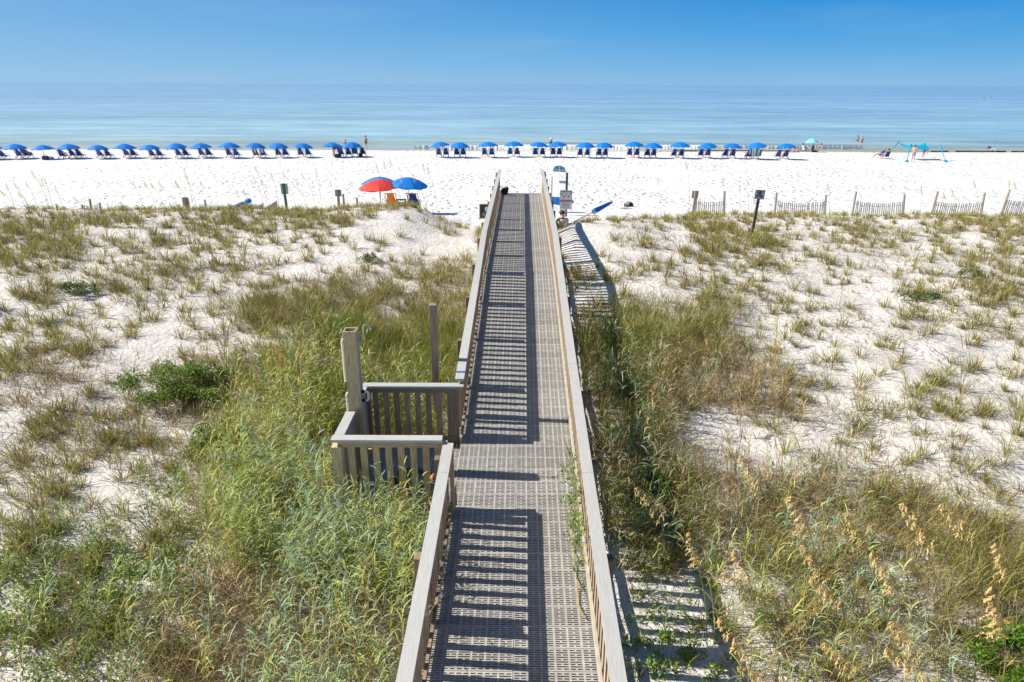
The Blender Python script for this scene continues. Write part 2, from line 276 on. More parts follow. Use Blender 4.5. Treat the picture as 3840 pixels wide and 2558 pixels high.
# ------------------------------------------------------------------ mesh builders
class MB:
    def __init__(s): s.v = []; s.f = []
    def add(s, vs, fs):
        b = len(s.v); s.v += [tuple(v) for v in vs]; s.f += [tuple(i + b for i in f) for f in fs]; return s
    def hexa(s, c):                        # eight corners: bottom 4 then top 4
        return s.add(c, [(0, 3, 2, 1), (4, 5, 6, 7), (0, 1, 5, 4), (1, 2, 6, 5), (2, 3, 7, 6), (3, 0, 4, 7)])
    def box(s, x0, x1, y0, y1, z0, z1):
        return s.hexa([(x0, y0, z0), (x1, y0, z0), (x1, y1, z0), (x0, y1, z0), (x0, y0, z1), (x1, y0, z1), (x1, y1, z1), (x0, y1, z1)])
    def bbox(s, x0, x1, y0, y1, z0, z1, b=.006):   # box with its upper edges bevelled
        z2 = z1 - b
        s.add([(x0, y0, z0), (x1, y0, z0), (x1, y1, z0), (x0, y1, z0), (x0, y0, z2), (x1, y0, z2), (x1, y1, z2), (x0, y1, z2),
               (x0 + b, y0 + b, z1), (x1 - b, y0 + b, z1), (x1 - b, y1 - b, z1), (x0 + b, y1 - b, z1)],
              [(0, 3, 2, 1), (0, 1, 5, 4), (1, 2, 6, 5), (2, 3, 7, 6), (3, 0, 4, 7), (4, 5, 9, 8), (5, 6, 10, 9), (6, 7, 11, 10), (7, 4, 8, 11), (8, 9, 10, 11)])
        return s
    def bar(s, a, b, w, h, up=(0, 0, 1)):  # square bar between two points
        a = Vector(a); b = Vector(b); d = (b - a).normalized(); sd_ = d.cross(Vector(up))
        if sd_.length < 1e-4: sd_ = d.cross(Vector((0, 1, 0)))
        sd_.normalize(); n = sd_.cross(d)
        c = [p + sd_ * (i * w / 2) + n * (j * h / 2) for p in (a, b) for i, j in ((-1, -1), (1, -1), (1, 1), (-1, 1))]
        return s.add(c, [(3, 2, 1, 0), (4, 5, 6, 7), (0, 1, 5, 4), (1, 2, 6, 5), (2, 3, 7, 6), (3, 0, 4, 7)])
    def tube(s, pts, rad, k=8):
        pts = [Vector(p) for p in pts]; rs = rad if isinstance(rad, (list, tuple)) else [rad] * len(pts)
        vs = []; fs = []; prev = None
        for i, p in enumerate(pts):
            d = (pts[min(i + 1, len(pts) - 1)] - pts[max(i - 1, 0)]).normalized()
            if prev is None:
                a = d.cross(Vector((0, 0, 1))); a = d.cross(Vector((1, 0, 0))) if a.length < .05 else a
            else: a = prev - d * prev.dot(d)
            a.normalize(); prev = a; bb = d.cross(a)
            for j in range(k):
                t = 2 * math.pi * j / k; vs.append(p + (a * math.cos(t) + bb * math.sin(t)) * rs[i])
        for i in range(len(pts) - 1):
            for j in range(k): fs.append((i * k + j, i * k + (j + 1) % k, (i + 1) * k + (j + 1) % k, (i + 1) * k + j))
        fs.append(tuple(range(k))[::-1]); fs.append(tuple(range((len(pts) - 1) * k, len(pts) * k)))
        return s.add(vs, fs)
    def ball(s, c, r, seg=10, rings=6, sq=(1, 1, 1)):
        c = Vector(c); vs = [c + Vector((0, 0, r * sq[2]))]; fs = []
        for i in range(1, rings):
            a = math.pi * i / rings
            for j in range(seg): t = 2 * math.pi * j / seg; vs.append(c + Vector((r * sq[0] * math.sin(a) * math.cos(t), r * sq[1] * math.sin(a) * math.sin(t), r * sq[2] * math.cos(a))))
        vs.append(c - Vector((0, 0, r * sq[2]))); n = len(vs) - 1
        for j in range(seg): fs.append((0, 1 + j, 1 + (j + 1) % seg)); fs.append((n, 1 + (rings - 2) * seg + (j + 1) % seg, 1 + (rings - 2) * seg + j))
        for i in range(rings - 2):
            for j in range(seg): a = 1 + i * seg; fs.append((a + j, a + seg + j, a + seg + (j + 1) % seg, a + (j + 1) % seg))
        return s.add(vs, fs)
    def mesh(s, name, material, smooth=False):
        me = bpy.data.meshes.new(name); me.from_pydata(s.v, [], s.f); me.materials.append(material)
        if smooth: me.polygons.foreach_set('use_smooth', [True] * len(me.polygons))
        me.update(); return me
    def build(s, name, material, parent=None, smooth=False): return obj(name, s.mesh(name, material, smooth), parent)
def obj(name, me, parent=None, loc=None, rot=None, scale=None):
    o = bpy.data.objects.new(name, me); C.objects.link(o)
    if parent: o.parent = parent
    if loc is not None: o.location = loc
    if rot is not None: o.rotation_euler = rot
    if scale is not None: o.scale = scale
    return o
def tag(o, label=None, cat=None, group=None, kind=None):
    for k, v in (('label', label), ('category', cat), ('group', group), ('kind', kind)):
        if v: o[k] = v
    return o
def thing(name, label, cat, loc=(0, 0, 0), rz=0.0, group=None):
    return tag(obj(name, None, None, loc, (0, 0, rz)), label, cat, group)
def copy_tree(o, parent=None):
    c = o.copy(); C.objects.link(c)
    if parent: c.parent = parent
    for ch in o.children: copy_tree(ch, c)
    return c
def text(name, s, size, material, parent, loc, rot, bold=0.0, align='CENTER'):
    cu = bpy.data.curves.new(name, 'FONT'); cu.body = s; cu.size = size; cu.align_x = align; cu.align_y = 'CENTER'; cu.offset = bold; cu.extrude = .001; cu.resolution_u = 2
    t = bpy.data.objects.new(name, cu); C.objects.link(t); bpy.context.view_layer.update()
    me = bpy.data.meshes.new_from_object(t.evaluated_get(bpy.context.evaluated_depsgraph_get())); bpy.data.objects.remove(t); bpy.data.curves.remove(cu)
    me.name = name; me.materials.clear(); me.materials.append(material)
    return obj(name, me, parent, loc, rot)

# ------------------------------------------------------------------ ground and sea
xs = np.concatenate([-np.geomspace(900, 24, 26)[:-1], np.arange(-24, 24.01, .2), np.geomspace(24, 900, 26)[1:]])
ys = np.concatenate([np.array([-60, -40, -25, -15, -8]), np.arange(-4, 34, .2), np.arange(34, 60, .35), np.arange(60, 104, .7), np.array([108, 114, 122, 132, 145, 200])])
GX, GY = np.meshgrid(xs, ys); GZ = terrain(GX.ravel(), GY.ravel())
def grid_mesh(name, X, Y, Z, material, smooth=True):
    ny, nx = X.shape; V = np.stack([X.ravel(), Y.ravel(), np.asarray(Z).ravel()], 1)
    i = np.arange(ny * nx).reshape(ny, nx)
    Q = np.stack([i[:-1, :-1], i[:-1, 1:], i[1:, 1:], i[1:, :-1]], -1).reshape(-1, 4)
    me = bpy.data.meshes.new(name); me.vertices.add(len(V)); me.vertices.foreach_set('co', V.ravel().astype(np.float32))
    me.loops.add(Q.size); me.loops.foreach_set('vertex_index', Q.ravel().astype(np.int32)); me.polygons.add(len(Q))
    me.polygons.foreach_set('loop_start', np.arange(0, Q.size, 4, dtype=np.int32))
    me.materials.append(material); me.update(calc_edges=True)
    if smooth: me.polygons.foreach_set('use_smooth', np.ones(len(Q), bool))
    return me
tag(obj('sand_ground', grid_mesh('sand_ground', GX, GY, GZ, SAND)), 'white quartz sand of the dunes and the beach', 'sand', kind='structure')

SEAZ = -.62
sx = np.concatenate([-np.geomspace(30000, 90, 22)[:-1], np.arange(-90, 90.1, 1.5), np.geomspace(90, 30000, 22)[1:]])
sy = np.concatenate([np.arange(88, 125, .35), np.arange(125, 260, 2.5), np.geomspace(260, 40000, 30)])
SXm, SYm = np.meshgrid(sx, sy)
def swell(x, y):
    k1 = 100.5 + 1.2 * np.sin(x * .045 + 1) + .5 * np.sin(x * .13)
    amp = np.clip(.5 + .5 * np.sin(x * .035 - .6), .1, 1)
    z = .34 * amp * np.exp(-((y - k1) / .9) ** 2)
    k2 = 108 + 2 * np.sin(x * .03 + 2)
    z = z + .2 * np.exp(-((y - k2) / 2.2) ** 2) + .14 * np.exp(-((y - k2 - 11) / 3) ** 2)
    z = z + .05 * smooth_noise(x * .25, y * .8, 21)
    return z * np.clip((y - 93) / 4, 0, 1) * np.clip((400 - y) / 200, 0, 1)
tag(obj('sea', grid_mesh('sea', SXm, SYm, SEAZ + swell(SXm, SYm), SEA)), 'calm turquoise sea reaching to the horizon', 'sea', kind='structure')

# foam of the small breaker and dark weed line at the water's edge
FOAM = mat('foam', (.86, .87, .87), .8, .05, 20)
def ragged_band(name, material, x0, x1, step, ymid, half, zf, lift, label, cat, seed):
    r = np.random.default_rng(seed); xs_ = np.arange(x0, x1, step); rows = 5; V = []; Fq = []
    for x in xs_:
        c = ymid(x) + r.normal(0, .025); hw = half(x) * r.uniform(.82, 1.1) * (.75 + .35 * math.sin(x * .9) * math.sin(x * .37 + 1))
        for j in range(rows):
            y = c + (j / (rows - 1) - .5) * 2 * hw; edge = 1 - abs(j / (rows - 1) - .5) * 2
            V.append((x + r.normal(0, step * .1), y, zf(x, y) + (.10 if edge > 0 else -.06) * (lift > .05) + lift * (.1 + edge * (.80 + .08 * math.sin(x * .45) + .05 * r.random())) - .01 * (edge == 0)))
    for i in range(len(xs_) - 1):
        if half(xs_[i]) < .03: continue
        for j in range(rows - 1): a = i * rows + j; Fq.append((a, a + rows, a + rows + 1, a + 1))
    mb = MB(); mb.add(V, Fq); o = mb.build(name, material); tag(o, label, cat, kind='stuff')
seaz = lambda x, y: SEAZ + float(swell(np.array([float(x)]), np.array([float(y)]))[0])
foam_half = lambda x: max(0, 1.4 * math.exp(-((x - 5) / 12) ** 2) + .25 * math.exp(-((x - 24) / 7) ** 2) + .1 * math.exp(-((x - 36) / 12) ** 2))
ragged_band('breaker_foam', FOAM, -14, 62, .22, lambda x: 99.9 + 1.2 * math.sin(x * .045 + 1) + .5 * math.sin(x * .13), foam_half, seaz, .40, 'white foam of the small wave breaking behind the umbrellas', 'foam', 5)
ragged_band('swash_foam', FOAM, -70, 70, .3, lambda x: 95.9 + .6 * math.sin(x * .09) + .3 * math.sin(x * .4), lambda x: .10 + .08 * math.sin(x * .21), lambda x, y: max(seaz(x, y), gz(x, y)) + .01, .04, 'thin white foam line where the sea meets the sand', 'foam', 6)
WEED = mat('seaweed', (.10, .085, .055), .6, .3, 12)
ragged_band('seaweed', WEED, 22, 80, .25, lambda x: 97.6 + .5 * math.sin(x * .12), lambda x: max(0, .75 * math.sin((x - 22) * .157) * (.7 + .4 * math.sin(x * 1.1))) if x < 42 else (.0 if x < 58 else .22 + .2 * math.sin(x * .8)), lambda x, y: max(seaz(x, y), gz(x, y)) + .015, .08, 'dark brown seaweed floating along the water edge', 'seaweed', 7)

# ------------------------------------------------------------------ boardwalk deck
def make_panel(wx=.908, wy=.299, th=.032, cells=6, rows=9):
    mb = MB(); mg = .012; pitch = (wy - 2 * mg) / rows; sh = pitch * .54; cw = wx / cells; rib = .022
    x0 = -wx / 2; y0 = -wy / 2; slots = []; y = y0
    def top(a, b, c, d): mb.add([(a, c, 0), (b, c, 0), (b, d, 0), (a, d, 0)], [(0, 1, 2, 3)])
    for r_ in range(rows):
        ya = y0 + mg + r_ * pitch + (pitch - sh) / 2; yb = ya + sh
        top(x0, -x0, y, ya); x = x0
        for c in range(cells):
            a = x0 + c * cw + rib / 2; b = a + cw - rib
            ss = [(a, b)] if r_ % 2 else [(a, (a + b) / 2 - .010), ((a + b) / 2 + .010, b)]
            for (p, q) in ss: top(x, p, ya, yb); x = q; slots.append((p, q, ya, yb))
        top(x, -x0, ya, yb); y = yb
    top(x0, -x0, y, -y0)
    for p, q, a, b in slots:
        mb.add([(p, a, 0), (q, a, 0), (q, b, 0), (p, b, 0), (p, a, -th), (q, a, -th), (q, b, -th), (p, b, -th)], [(0, 4, 5, 1), (1, 5, 6, 2), (2, 6, 7, 3), (3, 7, 4, 0)])
    mb.add([(x0, y0, 0), (-x0, y0, 0), (-x0, -y0, 0), (x0, -y0, 0), (x0, y0, -th), (-x0, y0, -th), (-x0, -y0, -th), (x0, -y0, -th)], [(0, 1, 5, 4), (1, 2, 6, 5), (2, 3, 7, 6), (3, 0, 4, 7)])
    return mb.mesh('panel', PLAST)
PANEL = make_panel()
YEND = 31.0
deck = thing('boardwalk_deck', 'long boardwalk deck of slotted beige plastic grating climbing over the dune', 'boardwalk', (xc(3), 3, zdeck(3)))
def child(par, name, me, loc, rot=None): 
    return obj(name, me, par, Vector(loc) - par.location, rot)
y = 2.2
while y < YEND:
    yc = y + .1525; sl = math.atan2(zdeck(yc + .15) - zdeck(yc - .15), .3)
    for s_ in (-1, 1): child(deck, 'panel', PANEL, (xc(yc) + s_ * .4575, yc, zdeck(yc) + random.uniform(-.0015, .0015)), (sl, 0, -math.atan(.0138)))
    y += .305
brk = [-3.0, 7.6, 10.6, 17.8, YEND]
def along(mb, u0, u1, dz0, dz1, ya, yb):    # a board that follows the deck between ya and yb
    cs = sorted([ya, yb] + [b_ for b_ in brk if ya + .05 < b_ < yb - .05])
    for a, b in zip(cs, cs[1:]):
        mb.hexa([(xc(a) + u0, a, zdeck(a) + dz0), (xc(a) + u1, a, zdeck(a) + dz0), (xc(b) + u1, b, zdeck(b) + dz0), (xc(b) + u0, b, zdeck(b) + dz0),
                 (xc(a) + u0, a, zdeck(a) + dz1), (xc(a) + u1, a, zdeck(a) + dz1), (xc(b) + u1, b, zdeck(b) + dz1), (xc(b) + u0, b, zdeck(b) + dz1)])
    return mb
def world_part(par, name, mb, material):     # a part built in world coordinates
    return obj(name, MB.mesh(shift(mb, par.location), name, material), par)
def shift(mb, l):
    mb.v = [(a - l[0], b - l[1], c - l[2]) for a, b, c in mb.v]; return mb
for u in (-.89, -.3, .3, .89): world_part(deck, 'stringer', along(MB(), u - .019, u + .019, -.24, -.034, 1.5, YEND), WOODY)
mb = MB()
world_part(deck, 'end_board', MB().box(xc(YEND) - .92, xc(YEND) + .92, YEND + .012, YEND + .05, zdeck(YEND) - .26, zdeck(YEND) - .004), WOODY)
# stairs from the deck end to the sand
for i in range(9):
    zt = zdeck(YEND) - .17 * (i + 1); yt = YEND + .06 + .28 * i
    if zt > gz(xc(yt), yt) - .05: world_part(deck, 'stair_tread', MB().box(xc(yt) - .85, xc(yt) + .85, yt, yt + .27, zt - .04, zt), WOODY)
for s_ in (-1, 1):
    world_part(deck, 'stair_stringer', MB().hexa([(xc(31) + s_ * .89 - .02, 31.06, zdeck(31) - .45), (xc(31) + s_ * .89 + .02, 31.06, zdeck(31) - .45), (xc(31) + s_ * .89 + .02, 33.4, zdeck(31) - 1.75), (xc(31) + s_ * .89 - .02, 33.4, zdeck(31) - 1.75),
        (xc(31) + s_ * .89 - .02, 31.06, zdeck(31) - .16), (xc(31) + s_ * .89 + .02, 31.06, zdeck(31) - .16), (xc(31) + s_ * .89 + .02, 33.4, zdeck(31) - 1.52), (xc(31) + s_ * .89 - .02, 33.4, zdeck(31) - 1.52)]), WOODY)

# ------------------------------------------------------------------ railings
CAPH = 1.07
BAL = MB().box(-.013, .013, -.044, .044, 0, .80).mesh('baluster', WOOD)
def railing(name, label, side, ya, yb, post_ys, cap_splits):
    t = thing(name, label, 'railing', (xc(ya) + side * .95, ya, zdeck(ya)), 0)
    lo, hi = (.855, 1.0) if side > 0 else (-1.0, -.855)
    cs = [ya] + [c for c in cap_splits if ya < c < yb] + [yb]
    for a, b in zip(cs, cs[1:]): world_part(t, 'cap_board', along(MB(), lo, hi, CAPH - .038, CAPH, a + .002, b - .002), CAPM)
    i0, i1 = (.890, .926) if side > 0 else (-.926, -.890)
    world_part(t, 'top_rail', along(MB(), i0, i1, CAPH - .128, CAPH - .040, ya + .01, yb - .01), WOODY)
    world_part(t, 'bottom_rail', along(MB(), i0, i1, .05, .14, ya + .01, yb - .01), mat('pale_rail', (.50, .45, .35), .7, .25, 9, (6, .4, 6), .4, .05) if side > 0 else WOODY)
    y_ = ya + .12
    while y_ < yb - .05:
        child(t, 'baluster', BAL, (xc(y_) + side * .943, y_, zdeck(y_) + .145), (random.uniform(-.008, .008), 0, 0)); y_ += .2035
    for p in post_ys:
        if not (ya - .1 < p < yb + .1): continue
        top = zdeck(p) + CAPH - random.uniform(.10, .14); X = xc(p) + side * 1.035
        mb = MB().bbox(X - .062, X + .062, p - .062, p + .062, gz(X, p) - .4, top, .008)
        world_part(t, 'post', mb, POSTM)
    return t
posts = [2.6, 4.4, 6.2, 8.0, 9.85, 11.7, 13.7, 15.6, 17.6, 19.45, 21.3, 23.1, 24.9, 26.7, 28.5, 30.3, 30.93]
RN = railing('railing', 'weathered railing on the stretch of boardwalk before the shower platform', -1, 1.5, 8.26, posts[:3] + [8.08], [3.9, 7.6])
RF = railing('railing', 'long grey-capped railing from the shower platform towards the sea', -1, 10.06, YEND, [11.7] + posts[6:], [10.6, 14.2, 17.8, 21.4, 25.0, 28.6])
RR = railing('railing', 'long unbroken grey-capped railing facing the sand fence side', 1, 1.5, YEND, posts, [3.7, 7.6, 10.6, 14.2, 17.8, 21.4, 25.0, 28.6])
# blue tape on one cap
world_part(RF, 'blue_tape', along(MB(), -1.003, -.852, CAPH - .02, CAPH + .002, 10.26, 10.33), flat('blue_tape', (.05, .16, .36)))

# ------------------------------------------------------------------ shower platform
PX0, PX1, PY0, PY1 = -2.42, xc(9) - .94, 8.29, 10.03
PZ = zdeck(9.1) - .015
plat = thing('shower_platform', 'small railed shower platform of treated pine beside the boardwalk', 'platform', (PX0, PY0, PZ))
PANEL2 = make_panel(wx=.72, cells=5)
yy = PY0 + .06
while yy + .3 < PY1:
    for k in (0, 1): child(plat, 'panel', PANEL2, (PX1 + .03 - .36 - k * .725, yy + .15, PZ)); 
    yy += .305
world_part(plat, 'joist', MB().box(PX0, PX1 + .02, PY0 + .03, PY0 + .07, PZ - .2, PZ - .034), PINEX)
world_part(plat, 'joist', MB().box(PX0, PX1 + .02, PY1 - .12, PY1 - .08, PZ - .2, PZ - .034), PINEX)
world_part(plat, 'joist', MB().box(PX0 + .01, PX0 + .05, PY0 + .075, PY1 - .125, PZ - .2, PZ - .036), PINE)
cz = PZ + CAPH
NX = xc(8.1) - .855
world_part(plat, 'cap_board', MB().bbox(PX0 - .05, NX - .148, PY0 - .07, PY0 + .075, cz - .038, cz + .002, .005), CAPX)
world_part(plat, 'cap_board', MB().bbox(PX0 + .02, xc(10) - .856, PY1 - .06, PY1 + .085, cz - .030, cz + .010, .005), CAPX)
world_part(plat, 'cap_board', MB().bbox(PX0 - .035, PX0 + .11, PY0 + .078, 9.09, cz - .038, cz, .005), CAPM)
world_part(plat, 'cap_board', MB().bbox(PX0 - .035, PX0 + .11, 9.33, PY1 - .063, cz - .034, cz + .004, .005), CAPM)
for (ya, nm) in ((PY0 - .03, 'near'), (PY1 + .005, 'far')):
    world_part(plat, 'top_rail', MB().box(PX0 + .03, PX1 - .01, ya, ya + .036, cz - .135, cz - .042), PINEX if nm == 'near' else WOODY)
    world_part(plat, 'bottom_rail', MB().box(PX0 + .03, PX1 - .01, ya, ya + .036, PZ + .05, PZ + .14), PINEX if nm == 'near' else WOODY)
    for i in range(8):
        xb = PX0 + .20 + i * .172
        world_part(plat, 'baluster', MB().box(xb - .045, xb + .045, ya + .038, ya + .062, PZ - .02, cz - .05), PINE if nm == 'near' else WOOD)
world_part(plat, 'side_panel', MB().box(PX0 + .045, PX0 + .07, PY0 + .06, PY1 - .02, PZ + .02, cz - .045), GREYP)
for (a, b, top) in ((PX0 + .035, PY0 - .01, cz - .11), (PX0 + .06, PY1 + .046, cz - .06), (PX1 - .06, PY1 + .083, cz - .05)):
    world_part(plat, 'post', MB().bbox(a - .085, a + .055, b - .07, b + .07, gz(a, b) - .4, top), PINE if top < cz - .1 else POSTM)
world_part(plat, 'post', MB().bbox(PX1 + .01, PX1 + .07, PY0 - .05, PY0 + .0, PZ - .3, cz - .1), PINE)
# shower
sh = thing('outdoor_shower', 'tall boxed wooden shower post with white pipe and curved metal shower arm', 'shower', (-2.32, 9.21, PZ))
x0, x1, y0, y1, zt = -2.41, -2.225, 9.12, 9.305, 8 - 3.30
zb = gz(-2.3, 9.2) - .2
for nm, bx_ in (('front_board', (x0, x1, y0, y0 + .022)), ('back_board', (x0, x1, y1 - .022, y1)), ('side_board', (x0, x0 + .022, y0 + .0225, y1 - .0225)), ('side_board', (x1 - .022, x1, y0 + .0225, y1 - .0225))):
    world_part(sh, nm, MB().box(*bx_, zb, zt + (.0015 if 'side' in nm else 0)), PINE if nm != 'side_board' else GREYP)
world_part(sh, 'inner_post', MB().box(x0 + .03, x1 - .03, y0 + .03, y1 - .03, zb, zt - .05), POSTM)
px_ = x0 - .035
world_part(sh, 'pipe', MB().tube([(x0 + .01, y0 + .06, zt - .14), (px_ + .01, y0 + .06, zt - .14), (px_, y0 + .06, zt - .16), (px_, y0 + .06, zt - .78), (px_ - .0, y0 + .06, zt - .80)], .017, 10), PVC)
world_part(sh, 'pipe', MB().tube([(x0 + .01, y0 + .05, zt - .98), (px_ + .01, y0 + .05, zt - .98), (px_, y0 + .05, zt - 1.0), (px_, y0 + .05, PZ - .4)], .017, 10), PVC)
for zc_ in (zt - 1.05, zt - 1.11, zt - 1.35): world_part(sh, 'pipe_joint', MB().tube([(px_, y0 + .05, zc_), (px_, y0 + .05, zc_ + .008)], .0185, 10), flat('blue_line', (.05, .10, .45)))
arm = [(x1 - .01, y1 - .09, zt - .17), (x1 + .06, y1 - .09, zt - .17), (x1 + .085, y1 - .09, zt - .15), (x1 + .085, y1 - .09, zt + .02)]
for k in range(1, 8):
    a = math.pi * k / 8; arm.append((x1 + .085 + .055 - .055 * math.cos(a), y1 - .09, zt + .02 + .055 * math.sin(a)))
world_part(sh, 'shower_arm', MB().tube(arm, .011, 8), METAL)
world_part(sh, 'shower_head', MB().tube([arm[-1], (arm[-1][0] + .02, arm[-1][1], arm[-1][2] - .03)], [.012, .024], 10), METAL)
for zc_ in (PZ + CAPH + .27, PZ + CAPH + .13):
    world_part(sh, 'pipe_flange', MB().tube([(x1, y0 + .08, zc_), (x1 + .045, y0 + .08, zc_)], .026, 10), BLACK)
zc_ = PZ + CAPH
world_part(sh, 'valve_pipe', MB().tube([(x1 + .04, y0 + .08, zc_ + .27), (x1 + .085, y0 + .08, zc_ + .27), (x1 + .095, y0 + .08, zc_ + .25), (x1 + .095, y0 + .08, zc_ + .15), (x1 + .085, y0 + .08, zc_ + .13), (x1 + .04, y0 + .08, zc_ + .13)], .017, 8), PVC)
world_part(sh, 'valve_handle', MB().tube([(x1 + .095, y0 + .075, zc_ + .2), (x1 + .15, y0 + .06, zc_ + .205)], [.016, .012], 8), METAL)
# hose coiled on the platform floor
hose = []
for i in range(60):
    a = i * .32; r_ = .24 + .03 * math.sin(i * .7); hose.append((-1.45 + r_ * 1.15 * math.cos(a), 8.88 + r_ * math.sin(a), PZ + .016 + .0016 * i))
o = MB().tube(hose, .013, 6).build('garden_hose', flat('green_hose', (.03, .16, .05), .45), None, True); tag(o, 'green garden hose coiled on the shower platform floor', 'hose')
hs_ = [(-1.17, 8.83 - i * .02, PZ + .10 + .07 * math.sin(i * .5)) for i in range(7)]
o2 = MB().tube(hs_, .02, 8).build('nozzle', flat('orange_nozzle', (.62, .12, .02), .5), o, True)
# lone post
lp = thing('lone_post', 'lone grey wooden post standing in the grass behind the shower platform', 'post', gp(-1.30, 10.75))
world_part(lp, 'post', MB().bbox(-1.36, -1.25, 10.70, 10.81, gz(-1.3, 10.75) - .3, 8 - 3.42, .01), WOOD)
world_part(lp, 'cap_block', MB().bbox(-1.364, -1.246, 10.696, 10.814, 8 - 3.421, 8 - 3.40, .008), GREYP)

# ------------------------------------------------------------------ beach umbrellas and lounge chairs
def umbrella_parts(root, r=1.14, h=.44, zt=1.68, canvas=None, panels=8, pole_mat=None, zb=-.15, rings=5, val=.085, tips=True):
    canvas = canvas or BLUE
    mb = MB(); V = []; Fq = []; prof = [(t, h * (1 - (t ** 1.75))) for t in np.linspace(0.04, 1, rings)]
    n = panels * 2
    for i, (t, z) in enumerate(prof):
        for j in range(n):
            a = 2 * math.pi * j / n; sag = 1.0 if j % 2 == 0 else (.955 + .045 * (1 - t))
            V.append((r * t * sag * math.cos(a), r * t * sag * math.sin(a), zt - h + z - (0 if j % 2 == 0 else .012 * t)))
    for j in range(n):                     # valance
        a = 2 * math.pi * j / n; sag = 1.0 if j % 2 == 0 else .955
        V.append((r * 1.0 * sag * math.cos(a), r * 1.0 * sag * math.sin(a), zt - h - val + (.045 if j % 2 == 0 else 0)))
    for i in range(rings):
        for j in range(n): Fq.append((i * n + j, i * n + (j + 1) % n, (i + 1) * n + (j + 1) % n, (i + 1) * n + j))
    V.append((0, 0, zt)); k = len(V) - 1
    for j in range(n): Fq.append((k, (j + 1) % n, j))
    cn = mb.add(V, Fq).build('canopy', canvas, root)
    MB().tube([(0, 0, zt - .01), (0, 0, zt + .05)], [.035, .012], 8).build('finial', WHITEP, cn)
    MB().tube([(0, 0, zb), (0, 0, zt - .02)], .02, 8).build('pole', pole_mat or CHW, root)
    for j in range(panels):
        a = 2 * math.pi * j / panels; c, s_ = math.cos(a), math.sin(a)
        pts = [(r * t * c, r * t * s_, zt - h + h * (1 - t ** 1.75) - .02) for t in (.05, .4, .75, 1.0)]
        rb = MB().tube(pts, .007, 4).build('rib', WHITEP, root)
        if tips: MB().ball((r * 1.005 * c, r * 1.005 * s_, zt - h - .01), .026, 6, 4).build('rib_tip', WHITEP, rb)
    return root
def chair_parts(root, canvas=None, logo=True):
    """low wooden sling lounger; faces +Y, back leans towards -Y"""
    canvas = canvas or NAVY; t0 = Vector((0, -.42, 1.0)); s0 = Vector((0, .08, .30)); f0 = Vector((0, .62, .36))
    for sx in (-1, 1):
        x = sx * .29; X = Vector((x, 0, 0))
        MB().bar(t0 + X + Vector((0, -.03, .04)), s0 + X + Vector((0, .12, -.16)), .03, .045).build('back_post', CHW, root)
        MB().bar(Vector((x * .93, -.38, .02)), f0 + X * .93, .03, .045).build('side_rail', CHW, root)
        MB().bar(f0 + X + Vector((0, -.05, .02)), Vector((x, .66, .02)), .03, .045).build('leg', CHW, root)
        MB().bar(Vector((x, -.36, .03)), Vector((x * 1.0, .2, .55)), .025, .035).build('leg', CHW, root)
        MB().box(min(x * 1.02, x * 1.02 + sx * .05), max(x * 1.02, x * 1.02 + sx * .05), -.18, .48, .545, .57).build('armrest', CHW, root)
    MB().bar(Vector((-.3, -.44, 1.02)), Vector((.3, -.44, 1.02)), .03, .04).build('crossbar', CHW, root)
    MB().bar(Vector((-.3, -.37, .03)), Vector((.3, -.37, .03)), .03, .04).build('crossbar', CHW, root)
    pts = [t0, t0.lerp(s0, .27) + Vector((0, .03, -.01)), t0.lerp(s0, .6) + Vector((0, .045, -.02)), s0 + Vector((0, 0, -.03)), s0.lerp(f0, .5) + Vector((0, 0, -.05)), f0]
    V = []; Fq = []
    wd = [.20, .20, .265, .265, .265, .265]
    for p, w_ in zip(pts, wd):
        for sx in (-1, 1): V.append((sx * w_, p.y, p.z))
    for p, w_ in zip(pts, wd):
        for sx in (-1, 1): V.append((sx * w_, p.y + .01, p.z - .018))
    n = len(pts) * 2
    for i in range(len(pts) - 1):
        a = i * 2; Fq += [(a, a + 1, a + 3, a + 2), (n + a, n + a + 2, n + a + 3, n + a + 1), (a, a + 2, n + a + 2, n + a), (a + 1, n + a + 1, n + a + 3, a + 3)]
    Fq += [(0, n, n + 1, 1), (n - 2, n - 1, 2 * n - 1, 2 * n - 2)]
    sl = MB().add(V, Fq).build('sling', canvas, root)
    if logo:
        a = t0.lerp(s0, .42) + Vector((0, .027, -.042)); b = t0.lerp(s0, .58) + Vector((0, .033, -.046))
        MB().add([(-.1, a.y - .012, a.z), (.1, a.y - .012, a.z), (.1, b.y - .012, b.z), (-.1, b.y - .012, b.z)], [(0, 1, 2, 3), (3, 2, 1, 0)]).build('printed_patch', flat('pale_blue_print', (.10, .22, .50)), sl)
    return root
proto_u = thing('beach_umbrella', 'bright blue beach umbrella over a pair of navy lounge chairs', 'umbrella', group='blue umbrellas along the shore')
umbrella_parts(proto_u)
proto_c = thing('beach_chair', 'navy sling beach chair with wooden frame under a blue umbrella', 'beach chair', group='navy chairs along the shore')
chair_parts(proto_c)
used = {'u': False, 'c': False}
def put(proto, key, loc, rz, label=None, sc_=1):
    o = proto if not used[key] else copy_tree(proto)
    used[key] = True; o.location = loc; o.rotation_euler = (0, 0, rz); o.scale = (sc_,) * 3
    if label: o['label'] = label; o.pop('group', None) if hasattr(o, 'pop') else None
    return o
U_PX = [-38, 52, 156, 254, 361, 463, 558, 658, 752, 856, 953, 1039, 1130, 1243, 1317, 1653, 1723, 1831, 1928, 2020, 2091, 2196, 2267, 2380, 2450, 2552, 2657, 2747, 2842, 2953]
def row_top(px): return float(np.interp(px, [0, 500, 1000, 1500, 2000, 2500, 3000], [541, 540, 534, 531, 531, 533, 537]))
def row_y(px): return float(np.interp(px, [0, 700, 1300, 2000, 2600, 3000], [75.5, 77.5, 79.5, 80.5, 79.5, 78.5]))
chairs = {}
